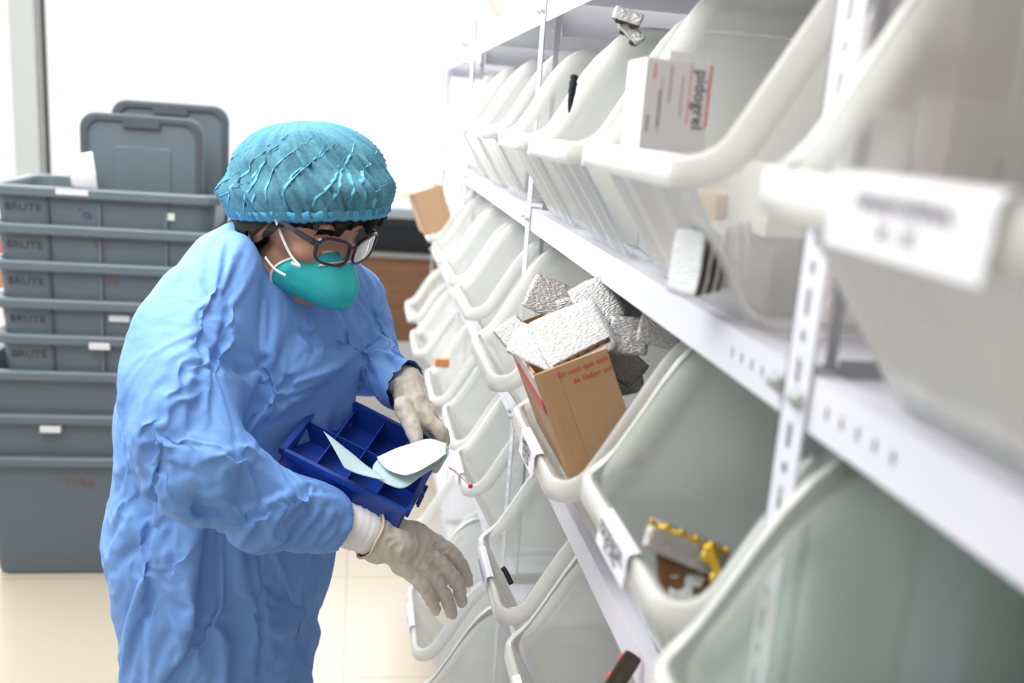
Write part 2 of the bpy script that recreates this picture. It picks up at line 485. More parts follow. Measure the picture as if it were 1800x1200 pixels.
# A level (top shelf)
ab(0, 2.66, 3.0, 'pale bin on top shelf beside the brown stick at the upper edge', None, lipx=-.06, lipz=.17, h=.3)
ab(0, 3.13, 3.46, 'pale bin leaning at the far end of the top shelf at the upper edge', None, lipx=-.09, lipz=.17, h=.3, foot=-.03)
GEO = {}
for i, (lev, y0, y1, label, lab, k) in enumerate(BINS):
    o, g = make_bin(lev, y0, y1, label, **k)
    GEO[(lev, round(y0, 2))] = (o, g)
    if lab:
        c = lab[0]; yc = lab[1]
        if c == 'D': bin_label(o, g, -.045, .13, .034, ['KINAFOSFINA', 'SC - SC'], m='ink', sizes=[.0125, .011])
        if c == 'B': bin_label(o, g, -.02, .10, .032, ['ESOFAGIL', 'SC MG'], m='ink', sizes=[.019, .015])
        if c == 'A': bin_label(o, g, -.02, .11, .032, ['AMPICILLI', '500 MG SS', 'LOTE 204'], sizes=[.014, .011, .011])
        if c == 'C': bin_label(o, g, -.02, .10, .030, ['S-7', 'MG'], sizes=[.018, .014])
        if c == 'E': bin_label(o, g, .02, .12, .030, ['AMLODIPINO'], m='ink_soft', sizes=[.014])
        if c in 'FGH': bin_label(o, g, 0, .11, .030, [''] if False else ['LOTE'], m='ink_soft', sizes=[.012])

# ================================================================== PERSON
def remesh(bm, vox, smooth=2, sfac=.5):
    me = bpy.data.meshes.new('tmp'); bm.to_mesh(me); bm.free()
    o = bpy.data.objects.new('tmp', me); COL.objects.link(o)
    md = o.modifiers.new('r', 'REMESH'); md.mode = 'VOXEL'; md.voxel_size = vox; md.use_smooth_shade = True
    if smooth:
        sm = o.modifiers.new('s', 'SMOOTH'); sm.iterations = smooth; sm.factor = sfac
    dg = bpy.context.evaluated_depsgraph_get()
    r = bpy.data.meshes.new_from_object(o.evaluated_get(dg))
    bpy.data.objects.remove(o)
    return r
def ellipsoid(bm, c, ax, ay, az, seg=20, rings=12):
    """ax, ay, az = half-axis vectors"""
    c, ax, ay, az = Vector(c), Vector(ax), Vector(ay), Vector(az)
    if ax.cross(ay).dot(az) < 0: ax, ay = ay, ax
    L = []
    for i in range(1, rings):
        t = math.pi*i/rings
        L.append([c - az*math.cos(t) + (ax*math.cos(a)+ay*math.sin(a))*math.sin(t) for a in (2*math.pi*k/seg for k in range(seg))])
    loft(bm, L)
def limb(bm, pts, rads, n=6, seg=16):
    """tapered capsule chain through pts"""
    P = spline(pts, n); k = len(P)-1; m = len(rads)-1
    R = []
    for i in range(len(P)):
        t = i/k*m; a = min(int(t), m-1); u = t-a
        R.append(rads[a]*(1-u)+rads[a+1]*u)
    tube(bm, P, R, seg)
    for j in (0, -1):
        r = R[j]*.98
        ellipsoid(bm, P[j], (r, 0, 0), (0, r, 0), (0, 0, r), 12, 8)
HF = Vector((.77, -.64, 0)); HL = Vector((.64, .77, 0)); UP = Vector((0, 0, 1))
MT['gown'] = mat('blue nonwoven gown', (.17, .35, .78), .62, bump=.25, bscale=55, var=.05, vscale=4, spec=.25)
MT['skin'] = mat('skin', (.50, .28, .185), .5, var=.08, vscale=20, bump=.05, bscale=200, sub=.15)
MT['hair'] = mat('black hair', (.010, .008, .008), .65, spec=.15, bump=.4, bscale=60, stretch=(1, 1, 6))
MT['mask'] = mat('teal mask fabric', (.025, .50, .53), .65, bump=.5, bscale=60)
MT['mask_edge'] = mat('white mask edge', (.8, .84, .84), .6)
MT['strap'] = mat('white elastic', (.85, .85, .85), .6)
MT['foil_clip'] = mat('aluminium strip', (.75, .74, .7), .35, metal=.5)
MT['glasses'] = mat('dark acetate frame', (.03, .025, .04), .25)
MT['lens'] = glass('lens', (.80, .80, .86), .02, .12)
MT['glove'] = mat('latex glove', (.66, .62, .55), .5, bump=.3, bscale=45, var=.06, vscale=18, sub=.1)
MT['undercuff'] = mat('white knit cuff', (.85, .86, .9), .8, bump=.2, bscale=200)
MT['trousers'] = mat('dark blue trousers', (.05, .07, .13), .8)
MT['shoe'] = mat('white shoe cover', (.6, .7, .8), .7)
MT['eye'] = mat('eye', (.75, .72, .68), .2)
MT['iris'] = mat('iris', (.04, .02, .012), .2)

PB = onY(390, 1200, 1.56)
person = empty('person', (PB.x, PB.y, 0), 'person in a blue isolation gown, hair net, teal mask and glasses leaning toward the bins', 'person')
def prel(me_or_bm, name, m, parent=person, smooth=True):
    """link world-space geometry as a child of the person"""
    if isinstance(me_or_bm, bmesh.types.BMesh):
        me = bpy.data.meshes.new(name); me_or_bm.to_mesh(me); me_or_bm.free()
    else: me = me_or_bm; me.name = name
    me.transform(Matrix.Translation(-person.location))
    return link(name, me, m, parent, smooth)

# ---- gown
def ring(px, py, Y, W, Dp, tilt, n=40, pw=2.3):
    c = onY(px, py, Y); t = math.radians(tilt)
    a = HL*W; b = (HF*math.cos(t) - UP*math.sin(t))*Dp
    out = []
    for k in range(n):
        an = 2*math.pi*k/n; ca, sa = math.cos(an), math.sin(an)
        f = (abs(ca)**pw+abs(sa)**pw)**(-1/pw)
        out.append(c + a*ca*f + b*sa*f)
    return out
TORSO = [(378, 1480, 1.56, .225, .18, 0), (392, 1330, 1.56, .182, .145, 0), (390, 1200, 1.56, .174, .138, 0), (392, 1050, 1.56, .190, .152, 0),
         (392, 930, 1.56, .208, .165, 3), (404, 820, 1.56, .198, .158, 8), (415, 700, 1.56, .20, .152, 14),
         (436, 600, 1.56, .198, .145, 22), (466, 525, 1.56, .185, .122, 32), (480, 475, 1.57, .150, .095, 40), (490, 440, 1.57, .095, .072, 42)]
bm = B()
loft(bm, [ring(*r) for r in TORSO])
bmesh.ops.recalc_face_normals(bm, faces=bm.faces[:])
limb(bm, [onY(398, 478, 1.50), onY(338, 560, 1.42), onY(318, 680, 1.34), onY(342, 795, 1.28), onY(440, 872, 1.30), onY(535, 903, 1.34), onY(600, 922, 1.37)],
     [.064, .084, .094, .090, .074, .060, .045])
limb(bm, [onY(590, 480, 1.66), onY(636, 530, 1.70), onY(652, 612, 1.67), onY(680, 656, 1.58), onY(722, 684, 1.51)],
     [.055, .062, .058, .046, .037])
gm = remesh(bm, .009, 4, .6)
FOLDS = [  # (pixel polyline, amplitude m, width m)
    ([(425, 470), (398, 540), (384, 600), (382, 660), (372, 730)], -.010, .010),
    ([(455, 610), (474, 660), (470, 720), (455, 770)], .016, .014),
    ([(440, 600), (452, 660), (448, 740)], -.016, .013),
    ([(384, 606), (440, 640), (458, 700)], -.010, .010),
    ([(255, 640), (300, 560), (350, 520)], -.006, .009),
    ([(268, 700), (330, 690), (395, 650)], .008, .012),
    ([(262, 735), (310, 745), (380, 715), (440, 720)], -.009, .011),
    ([(239, 776), (270, 800), (300, 850)], -.014, .010),
    ([(215, 760), (262, 762), (330, 800), (420, 780)], .010, .014),
    ([(330, 905), (400, 880), (460, 850), (512, 812)], -.014, .013),
    ([(300, 860), (370, 850), (450, 800), (480, 770)], .011, .015),
    ([(370, 945), (450, 915), (520, 880), (560, 850)], .010, .012),
    ([(420, 965), (500, 950), (560, 905)], -.010, .010),
    ([(505, 935), (548, 900), (575, 865)], -.010, .008),
    ([(540, 960), (575, 925), (598, 885)], .008, .008),
    ([(560, 975), (598, 940), (612, 900)], -.007, .006),
    ([(287, 880), (300, 960), (322, 1060), (360, 1130), (395, 1215)], .020, .016),
    ([(262, 870), (272, 960), (285, 1080), (330, 1215)], -.016, .015),
    ([(246, 804), (240, 870), (222, 940), (205, 1020)], -.016, .014),
    ([(225, 800), (212, 900), (196, 980)], .010, .012),
    ([(330, 900), (350, 980), (372, 1080), (380, 1200)], -.012, .018),
    ([(410, 1000), (420, 1060), (415, 1140), (420, 1215)], -.012, .013),
    ([(440, 1010), (460, 1080), (452, 1215)], .014, .016),
    ([(490, 1010), (500, 1100), (485, 1215)], -.012, .016),
    ([(540, 1000), (535, 1080), (515, 1190)], .010, .014),
    ([(560, 1010), (520, 1100), (470, 1180)], -.007, .010),
    ([(240, 1000), (232, 1090), (245, 1215)], -.010, .014),
    ([(594, 530), (604, 600), (606, 665)], .010, .010),
    ([(578, 560), (590, 640), (585, 690)], -.010, .010),
    ([(451, 517), (500, 600), (553, 660)], -.008, .011),
    ([(520, 560), (560, 600), (575, 640)], .007, .010),
    ([(500, 640), (520, 690), (540, 730)], .010, .014),
    ([(640, 560), (655, 600), (700, 640)], -.010, .010),
    ([(655, 540), (680, 590), (735, 655)], .009, .010),
    ([(660, 610), (690, 640), (720, 690)], -.008, .008),
    ([(395, 400), (410, 440), (440, 490)], -.006, .007),
    ([(330, 450), (300, 520), (262, 570)], -.006, .012),
    ([(290, 600), (330, 590), (370, 600)], -.005, .007),
    ([(300, 660), (350, 640), (384, 645)], .006, .008),
]
from mathutils.kdtree import KDTree
def pnoise(p, s, o=0): return noise.noise(Vector((p.x*s+o, p.y*s+o*1.7, p.z*s-o)))
def displace(me, FO, proc):
    me.update()
    vs = [v.co.copy() for v in me.vertices]; ns = [v.normal.copy() for v in me.vertices]
    disp = [proc(v, n) for v, n in zip(vs, ns)]
    acc = [0.0]*len(vs)
    if FO:
        tree = BVHTree.FromPolygons(vs, [tuple(p.vertices) for p in me.polygons])
        kd = KDTree(len(vs))
        for i, v in enumerate(vs): kd.insert(v, i)
        kd.balance()
    for pl, amp, wd in FO:
        pts = []
        for a, b in zip(pl, pl[1:]):
            L = max(2, int(math.hypot(b[0]-a[0], b[1]-a[1])/4))
            for k in range(L): pts.append((a[0]+(b[0]-a[0])*k/L, a[1]+(b[1]-a[1])*k/L))
        N = len(pts); best = {}
        for q, (x, y) in enumerate(pts):
            tt = q/(N-1); tp = min(1, 4*tt, 4*(1-tt))
            h = tree.ray_cast(CAMP, ray(x, y).normalized())
            if h[0] is None: continue
            for co, i, dist in kd.find_range(h[0], wd*3):
                u = dist/wd
                val = tp*(math.exp(-u*u*.9))
                if val > best.get(i, 0): best[i] = val
        for i, val in best.items(): acc[i] += amp*val
    for v, n, d, a in zip(me.vertices, ns, disp, acc):
        v.co = v.co + n*(d+a)
    me.update()
TRI = []
_r = random.Random(21)
for k in range(9):
    d = Vector((_r.gauss(0, 1), _r.gauss(0, 1), _r.gauss(0, .7))).normalized()
    TRI.append((d, (5, 6, 7.5, 9, 11, 13, 15, 18, 21)[k], _r.random()*7, _r.random()*30))
def gown_proc(p, n):
    """crisp, papery creases: warped triangle waves, each fading in and out"""
    w = Vector((pnoise(p, 4, 3), pnoise(p, 4, 7), pnoise(p, 4, 11)))*.09
    q = p+w; s = 0
    for d, fr, ph, o in TRI:
        x = q.dot(d)*fr+ph; tri = abs(x-math.floor(x)-.5)*2-.5
        m = max(0, min(1, .5+1.6*pnoise(p, 4.5, o)))
        s += tri*m*.062/fr
    return s
def cut_open(me, c, ax, rad=.09):
    b = bmesh.new(); b.from_mesh(me)
    dead = [v for v in b.verts if (v.co-c).length < rad and (v.co-c).dot(ax) > 0]
    bmesh.ops.delete(b, geom=dead, context='VERTS'); b.to_mesh(me); b.free()
C1, C2 = onY(592, 919, 1.367), onY(716, 678, 1.525)
A1 = (onY(600, 922, 1.37)-onY(535, 903, 1.34)).normalized(); A2 = (C2-onY(676, 664, 1.57)).normalized()
cut_open(gm, C1, A1); cut_open(gm, C2, A2)
displace(gm, FOLDS, gown_proc)
def drape(me, frames=16):
    """let the slightly oversized cloth settle over the wearer so that it buckles into real folds"""
    o = bpy.data.objects.new('tmp_cloth', me); COL.objects.link(o)
    pm = me.copy(); pm.update()
    ns = [v.normal.copy() for v in pm.vertices]
    for v, n_ in zip(pm.vertices, ns): v.co -= n_*.020
    po = bpy.data.objects.new('tmp_proxy', pm); COL.objects.link(po)
    c = po.modifiers.new('c', 'COLLISION'); po.collision.thickness_outer = .003; po.collision.cloth_friction = 8
    vg = o.vertex_groups.new(name='pin')
    nk = onY(486, 440, 1.57); cu1 = C1; cu2 = C2
    for v in me.vertices:
        p = v.co; w = 0
        w = max(w, 1-max(0, (p-nk).length-.10)/.05, 1-max(0, (p-cu1).length-.050)/.03, 1-max(0, (p-cu2).length-.045)/.03)
        if p.z < .42: w = 1
        if w > 0: vg.add([v.index], min(1, w), 'REPLACE')
    m = o.modifiers.new('cloth', 'CLOTH'); st = m.settings
    st.quality = 6; st.mass = .25; st.vertex_group_mass = 'pin'
    st.tension_stiffness = 25; st.compression_stiffness = 25; st.shear_stiffness = 12; st.bending_stiffness = 1.6
    st.tension_damping = 8; st.compression_damping = 8; st.shear_damping = 8; st.bending_damping = .6
    st.shrink_min = GROW; st.shrink_max = GROW
    st.effector_weights.gravity = .9
    m.collision_settings.distance_min = .003; m.collision_settings.collision_quality = 3
    m.point_cache.frame_start = 1; m.point_cache.frame_end = frames
    for f in range(1, frames+1): S.frame_set(f)
    dg = bpy.context.evaluated_depsgraph_get()
    r = bpy.data.meshes.new_from_object(o.evaluated_get(dg))
    bpy.data.objects.remove(o); bpy.data.objects.remove(po)
    S.frame_set(1)
    return r
GROW = -.065
gm = drape(gm)
gown = prel(gm, 'gown', MT['gown'])
solid(gown, .0012)
sb = gown.modifiers.new('sub', 'SUBSURF'); sb.levels = 1; sb.render_levels = 1

# ---- head frame
E0 = onY(524, 378, 1.56)
pt = math.radians(24); yw = math.radians(50)
hh = Vector((math.sin(yw), -math.cos(yw), 0))
f_ = (hh*math.cos(pt) - UP*math.sin(pt)).normalized()
l_ = Vector((math.cos(yw), math.sin(yw), 0))          # person's left
u_ = f_.cross(l_) * -1 if f_.cross(l_).z < 0 else f_.cross(l_)
HS = 1.09
def H(f, l, u): return E0 + (f_*f + l_*l + u_*u)*HS
bm = B()
def he(f, l, u, rf, rl, ru, tilt=0): ellipsoid(bm, H(f, l, u), f_*rf*HS, l_*rl*HS, u_*ru*HS, 24, 14)
he(-.005, 0, .045, .098, .076, .085)         # cranium
he(.03, 0, .01, .068, .064, .085)           # upper face
he(.035, 0, -.055, .052, .05, .055)         # jaw
he(.068, 0, -.092, .022, .024, .018)        # chin
for s in (-1, 1):
    he(.062, .036*s, -.018, .026, .024, .02)   # cheekbones
    he(.082, .024*s, .034, .014, .026, .008)   # brows
    he(-.005, .068*s, -.012, .018, .012, .032) # ears
    he(.004, .074*s, .004, .016, .008, .016)
    he(.03, .045*s, -.06, .035, .014, .03)
    he(.094, .012*s, -.033, .010, .009, .008)  # nostrils
    he(.088, .013*s, -.062, .01, .016, .0055)  # lips halves
limb(bm, [H(.088, 0, .02), H(.100, 0, .0), H(.108, 0, -.026)], [.010, .009, .0095])
he(.09, 0, -.060, .012, .022, .0055); he(.087, 0, -.071, .012, .02, .006)
limb(bm, [H(-.02, 0, -.01), H(-.04, 0, -.09), onY(468, 490, 1.585)], [.058, .056, .07])
ellipsoid(bm, onY(455, 530, 1.58), HL*.13, HF*.09, UP*.10)
hm = remesh(bm, .0035, 5, .5)
# eye sockets pressed in
for v in hm.vertices:
    for s in (-1, 1):
        d = (v.co - H(.092, .032*s, .012)).length
        if d < .024: v.co -= f_*.012*(1-(d/.024)**2)
cc = onY(540, 368, 1.57)
cz = Vector((-.10, .03, 1)).normalized(); cx = (HF-cz*HF.dot(cz)).normalized(); cy = cz.cross(cx)
def under_cap(me, lim0):
    for v in me.vertices:
        d = v.co-cc; h = d.dot(cz)
        if h > -.09:
            x, y = d.dot(cx), d.dot(cy); e = math.sqrt((x/.150)**2+(y/.104)**2+(max(h, 0)/.137)**2)
            lim = lim0 if h > -.005 else min(1.02, lim0 + (-.005-h)*6)
            if e > lim: v.co = cc+cz*h*(lim/e if h > 0 else 1)+(cx*x+cy*y)*(lim/e)
under_cap(hm, .82)
body = prel(hm, 'body', MT['skin'])
for s in (-1, 1):
    bm = B(); ellipsoid(bm, H(.068, .032*s, .010), f_*.0125, l_*.0125, u_*.0125)
    ey = prel(bm, 'eye', MT['eye'])
    bm = B(); ellipsoid(bm, H(.0762, .032*s, .0045), f_*.0045, l_*.006, u_*.006)
    prel(bm, 'iris', MT['iris'], ey); 
    bm = B(); limb(bm, [H(.078, .017*s, .010), H(.083, .031*s, .017), H(.074, .047*s, .010)], [.0022, .003, .002])
    prel(bm, 'eyelid', MT['skin'])
# irises are parented to eyes that share the person's origin
# ---- hair
bm = B()
ellipsoid(bm, H(-.012, 0, .055), f_*.122, l_*.098, u_*.098, 28, 16)
ellipsoid(bm, H(-.052, 0, -.02), f_*.078, l_*.090, u_*.10, 24, 12)
def lock(pts, r): limb(bm, pts, r, 4, 10)
for k in range(7):      # fringe over the forehead
    s = -.075+.021*k
    lock([H(.05, s*.9, .115), H(.096, s*.95, .078), H(.104-.05*abs(s), s*1.02, .040+.012*math.sin(k*2.1))], [.02, .017, .005])
for s in (-1, 1):        # side hair by the ear and nape
    lock([H(.042, .074*s, .07), H(.038, .082*s, .03), H(.026, .082*s, -.006), H(.018, .078*s, -.022)], [.018, .014, .008, .003])
    lock([H(.01, .08*s, .05), H(.0, .088*s, .01), H(-.006, .086*s, -.018), H(.004, .084*s, -.034)], [.022, .018, .011, .003])
    lock([H(-.02, .08*s, .05), H(-.032, .088*s, -.02), H(-.034, .078*s, -.065), H(-.026, .074*s, -.08)], [.026, .022, .014, .004])
    lock([H(-.06, .06*s, .03), H(-.075, .066*s, -.04), H(-.07, .055*s, -.09), H(-.06, .05*s, -.105)], [.03, .028, .018, .005])
lock([H(-.09, 0, .03), H(-.10, 0, -.05), H(-.085, 0, -.10)], [.032, .03, .012])
hm = remesh(bm, .004, 3, .5)
displace(hm, [], lambda p, n: .0022*noise.noise(Vector(((p-E0).dot(l_)*120, (p-E0).dot(f_)*120, (p-E0).dot(u_)*14))))
under_cap(hm, .90)
prel(hm, 'hair', MT['hair'])
# ---- bouffant cap
def cap_mat():
    m = bpy.data.materials.new('sheer cap'); m.use_nodes = True
    nt = m.node_tree; nt.nodes.clear(); N = nt.nodes.new; L = nt.links.new
    out = N('ShaderNodeOutputMaterial'); tr = N('ShaderNodeBsdfTransparent')
    di = N('ShaderNodeBsdfDiffuse'); di.inputs[0].default_value = (.21, .52, .68, 1)
    tl = N('ShaderNodeBsdfTranslucent'); tl.inputs[0].default_value = (.21, .52, .68, 1)
    m1 = N('ShaderNodeMixShader'); m1.inputs[0].default_value = .35
    L(di.outputs[0], m1.inputs[1]); L(tl.outputs[0], m1.inputs[2])
    tc = N('ShaderNodeTexCoord'); nz = N('ShaderNodeTexNoise'); nz.inputs['Scale'].default_value = 160; nz.inputs['Detail'].default_value = 4
    nz2 = N('ShaderNodeTexNoise'); nz2.inputs['Scale'].default_value = 22; nz2.inputs['Detail'].default_value = 5
    L(tc.outputs['Object'], nz.inputs['Vector']); L(tc.outputs['Object'], nz2.inputs['Vector'])
    ad = N('ShaderNodeMath'); ad.operation = 'ADD'; L(nz.outputs['Fac'], ad.inputs[0]); L(nz2.outputs['Fac'], ad.inputs[1])
    mr = N('ShaderNodeMapRange'); mr.inputs['From Min'].default_value = .7; mr.inputs['From Max'].default_value = 1.3
    mr.inputs['To Min'].default_value = .22; mr.inputs['To Max'].default_value = .62
    L(ad.outputs[0], mr.inputs['Value'])
    mx = N('ShaderNodeMixShader'); L(mr.outputs[0], mx.inputs[0]); L(m1.outputs[0], mx.inputs[1]); L(tr.outputs[0], mx.inputs[2])
    L(mx.outputs[0], out.inputs[0])
    return m
MT['cap'] = cap_mat()
NA = 260; NT = 46
def cap_r(an):
    return .150*(1-.04*math.cos(2*an)) if False else 1
def cap_pt(an, t, off=0):
    h = t**.9
    rr = (1-min(1, h)**2.3)**(1/2.3)*(1+.07*math.sin(math.pi*min(1, t*2.2))**2*(t < .4545)) if t < .999 else .002
    if t < .03: rr *= .985
    ca, sa = math.cos(an), math.sin(an)
    sw = an+.5*t
    g = noise.noise(Vector((math.cos(sw)*9, math.sin(sw)*9, t*1.6)))
    g2 = noise.noise(Vector((math.cos(sw)*22, math.sin(sw)*22, t*3+4)))
    big = noise.noise(Vector((ca*1.6+2, sa*1.6, t*1.5)))
    rip = .003*(1-min(1, t*9))*math.sin(an*46+3*math.sin(an*5))
    ridge = 1-abs(g)*2.4
    dr = 1 + .11*max(ridge, -.3)*(.35+.65*t) + .07*g2*(1-t*.5) + .07*big*min(1, 3*t) + rip - .02 + off
    hh2 = .137*h*(1+.03*big)*(1+off) - (.006 if t < .02 else 0)
    return cc + cx*(.150*ca*rr*dr + .002*h) + cy*(.104*sa*rr*dr) + cz*hh2
rings = [[cap_pt(2*math.pi*k/NA, j/NT) for k in range(NA)] for j in range(NT+1)]
bm = B(); loft(bm, rings, False, True)
bmesh.ops.recalc_face_normals(bm, faces=bm.faces[:])
cap = prel(bm, 'hair_net', MT['cap']); solid(cap, .0006)
# gathered band (elastic edge) folded under
bm = B(); R0 = []
for lv in range(4):
    row = []
    for k in range(NA):
        an = 2*math.pi*k/NA
        rp = .0022*math.sin(an*46+3*math.sin(an*5))+.003*noise.noise(Vector((math.cos(an)*14, math.sin(an)*14, lv)))
        e = (.0, .006, .012, .017)[lv]
        row.append(cc + cx*((.1485-[0, .001, .003, .007][lv])*math.cos(an)*(1+rp*2)) + cy*((.1025-[0, .001, .003, .007][lv])*math.sin(an)*(1+rp*2)) + cz*(.004-e+rp*.6))
    R0.append(row)
loft(bm, R0, False, False); bmesh.ops.recalc_face_normals(bm, faces=bm.faces[:])
o = prel(bm, 'elastic_edge', mat('cap edge', (.09, .40, .64), .7), cap); solid(o, .0008)
_r = random.Random(5)
MT['pleat'] = mat('blue pleat', (.155, .50, .70), .8)
for k in range(16):
    # camera-side angles; the pleats sweep up from the elastic and fade out on the crown
    a0 = math.radians(-168+10.5*k+_r.uniform(-3, 3)); tw = .55+_r.uniform(-.12, .12); t1 = _r.uniform(.35, .9); t0 = _r.uniform(.02, .3) if k % 3 else .02
    L_, R__ = [], []
    for q in range(15):
        u = q/14; t = t0+(t1-t0)*u; a = a0+tw*u*u+.05*math.sin(6*u+k); wd = .022*math.sin(math.pi*min(1, .15+u*.85))+.001
        L_.append(cap_pt(a-wd, t, -.004)); R__.append(cap_pt(a+wd, t, .011))
    bm = B(); loft(bm, [L_, R__], False, False, False)
    o = prel(bm, 'pleat', MT['pleat'], cap); solid(o, .0004, 0)
# ---- respirator mask
def mask_pt(a, t):
    """a: angle round the rim, t: 0 rim .. 1 tip"""
    rim = H(.066 - .020*abs(math.cos(a))**1.6 + .030*max(0, math.sin(a))**2, .068*math.cos(a), -.056+.048*math.sin(a) - .006*math.cos(2*a))
    tip = H(.138, 0, -.062)
    q = math.sin(t*math.pi/2)**.9
    r = (1-q)
    p = rim.lerp(tip, q)
    bulge = math.sin(math.pi*t)*.020
    out = (f_*.45 + l_*math.cos(a)*.8 + u_*math.sin(a)*.7)
    return p + out*bulge
bm = B(); rings = []
for j in range(15):
    t = j/14*.985
    rings.append([mask_pt(2*math.pi*k/56, t) for k in range(56)])
loft(bm, rings, False, True); bmesh.ops.recalc_face_normals(bm, faces=bm.faces[:])
for v in bm.verts:
    q = v.co-E0; a_, b_, c_ = q.dot(f_), q.dot(l_), q.dot(u_)
    v.co += f_*(.0035*noise.noise(Vector((b_*38, c_*30, a_*20)))-.004*math.exp(-((c_+.088+.25*abs(b_))/.006)**2)+.003*math.exp(-(b_/.006)**2))
mk = prel(bm, 'face_mask', MT['mask']); solid(mk, .002)
bm = B(); tube(bm, [mask_pt(2*math.pi*k/56, .0) for k in range(57)], .0022, 6)
prel(bm, 'mask_edge', MT['mask_edge'], mk)
bm = B()
pts = [mask_pt(math.radians(a), .13) + f_*.003 + u_*.001 for a in range(48, 134, 6)]
for a, b in ((0, .0),):
    rows = [[p+u_*.0025+f_*.001 for p in pts], [p-u_*.0025+f_*.0016 for p in pts]]
    loft(bm, rows, False, False, False)
o = prel(bm, 'nose_clip', MT['foil_clip'], mk); solid(o, .0012, 0)
def ribbon(pts, wd, m, name, parent, wv):
    bm = B(); P = spline(pts, 6)
    rows = [[p+wv*wd*.5 for p in P], [p-wv*wd*.5 for p in P]]
    loft(bm, rows, False, False, False)
    o = prel(bm, name, m, parent); solid(o, .001, 0); return o
ribbon([onY(484, 384, 1.478), onY(495, 415, 1.474), onY(511, 448, 1.468), onY(526, 466, 1.457)], .004, MT['strap'], 'strap', mk, Vector((1, 0, .3)).normalized())
ribbon([onY(512, 463, 1.457), onY(528, 468, 1.450)], .006, MT['strap'], 'strap', mk, UP)
ribbon([onY(466, 452, 1.492), onY(482, 472, 1.482), onY(502, 484, 1.462)], .004, MT['strap'], 'strap', mk, Vector((.5, 0, 1)).normalized())
# ---- glasses
g = None
def GP(l, u, f=.0):  # curve of the front frame around the face
    return H(.114 + f - 3.2*l*l - .10*(u-.005), l, u)
bm = B()
lens_sh = []
for s in (-1, 1):
    loop = []
    for k in range(32):
        a = 2*math.pi*k/32; ca, sa = math.cos(a), math.sin(a)
        ff = (abs(ca)**3.2+abs(sa)**3.2)**(-1/3.2)
        loop.append((.0345*s + .0285*ca*ff*s, .005 + .0185*sa*ff + (.004*ca if True else 0)))
    lens_sh.append((s, loop))
    P = [GP(*q) for q in loop]
    n = len(P)
    rr = []
    for k in range(n):
        p = P[k]; c = GP(.0345*s, .005)
        d = (p-c).normalized(); th = .0032 if loop[k][1] > .012 else .0018
        rr.append([p-d*.0012, p+d*th, p+d*th-f_*.004, p-d*.0012-f_*.004])
    loft(bm, [[r[i] for r in rr] for i in range(4)]+[[r[0] for r in rr]], False, False)
limb(bm, [GP(-.008, .012), GP(0, .015, .002), GP(.008, .012)], [.0022, .0022, .0022], 4, 8)
frame_o = prel(bm, 'eyeglasses', MT['glasses'], smooth=False)
for s, loop in lens_sh:
    bm = B(); c = bm.verts.new(GP(.0345*s, .005, -.001)); vs = [bm.verts.new(GP(*q, -.0015)) for q in loop]
    for k in range(len(vs)): bm.faces.new((c, vs[k], vs[(k+1) % len(vs)]))
    bmesh.ops.recalc_face_normals(bm, faces=bm.faces[:])
    prel(bm, 'lens', MT['lens'], frame_o)
    bm = B(); P = [GP(.0625*s, .016), GP(.068*s, .017, -.006), H(.065, .074*s, .017), H(.048, .073*s, .016), H(.03, .071*s, .012)]
    rows = []
    for p, hgt in zip(P, (.0045, .005, .004, .003, .002)):
        rows.append([p+u_*hgt-l_*s*.001, p+u_*hgt+l_*s*.0012, p-u_*hgt+l_*s*.0012, p-u_*hgt-l_*s*.001])
    loft(bm, rows); bmesh.ops.recalc_face_normals(bm, faces=bm.faces[:])
    prel(bm, 'temple', MT['glasses'], frame_o, False)

# ---- gloves
def glove(limbs, blobs, name, cut=None, vox=.0022, amp=.0013):
    bm = B()
    for pts, r in limbs: limb(bm, pts, r, 6, 14)
    for c, a, b, d in blobs: ellipsoid(bm, c, a, b, d, 20, 12)
    me = remesh(bm, vox, 4, .5)
    if cut: cut_open(me, *cut)
    displace(me, [], lambda p, n: amp*(1.2-3*abs(noise.noise(Vector((p.x*48, p.y*48, p.z*60+3))))) + amp*.8*noise.noise(p*95))
    return prel(me, name, MT['glove'])
Y_ = onY
# reaching right hand: back of the hand up, fingers bent down into the bin
gr = [
    ([Y_(640, 932, 1.375), Y_(668, 944, 1.38), Y_(700, 952, 1.385)], [.040, .037, .036]),
    ([Y_(735, 938, 1.41), Y_(782, 962, 1.425), Y_(808, 990, 1.44), Y_(823, 1022, 1.462)], [.015, .0125, .0115, .0095]),
    ([Y_(730, 960, 1.395), Y_(774, 990, 1.405), Y_(802, 1024, 1.42), Y_(812, 1058, 1.45)], [.015, .0125, .0115, .0095]),
    ([Y_(722, 980, 1.38), Y_(758, 1012, 1.39), Y_(782, 1046, 1.405), Y_(795, 1080, 1.43)], [.015, .012, .011, .009]),
    ([Y_(708, 992, 1.37), Y_(738, 1022, 1.375), Y_(755, 1048, 1.385), Y_(766, 1072, 1.40)], [.014, .0115, .0105, .0085]),
    ([Y_(690, 935, 1.42), Y_(735, 950, 1.455), Y_(775, 985, 1.48), Y_(806, 1010, 1.495)], [.016, .014, .012, .0095]),
]
pa = (Y_(790, 1010, 1.42)-Y_(680, 940, 1.385)).normalized(); pb = (Y_(730, 1010, 1.38)-Y_(765, 940, 1.41)).normalized(); pn = pa.cross(pb)
glove(gr, [(Y_(722, 966, 1.392), pa*.050, pb*.044, pn*.022), (Y_(668, 944, 1.38), pa*.04, pb*.040, pn*.033)], 'glove', (Y_(646, 934, 1.377), (Y_(585, 916, 1.365)-Y_(646, 934, 1.377)).normalized(), .07))
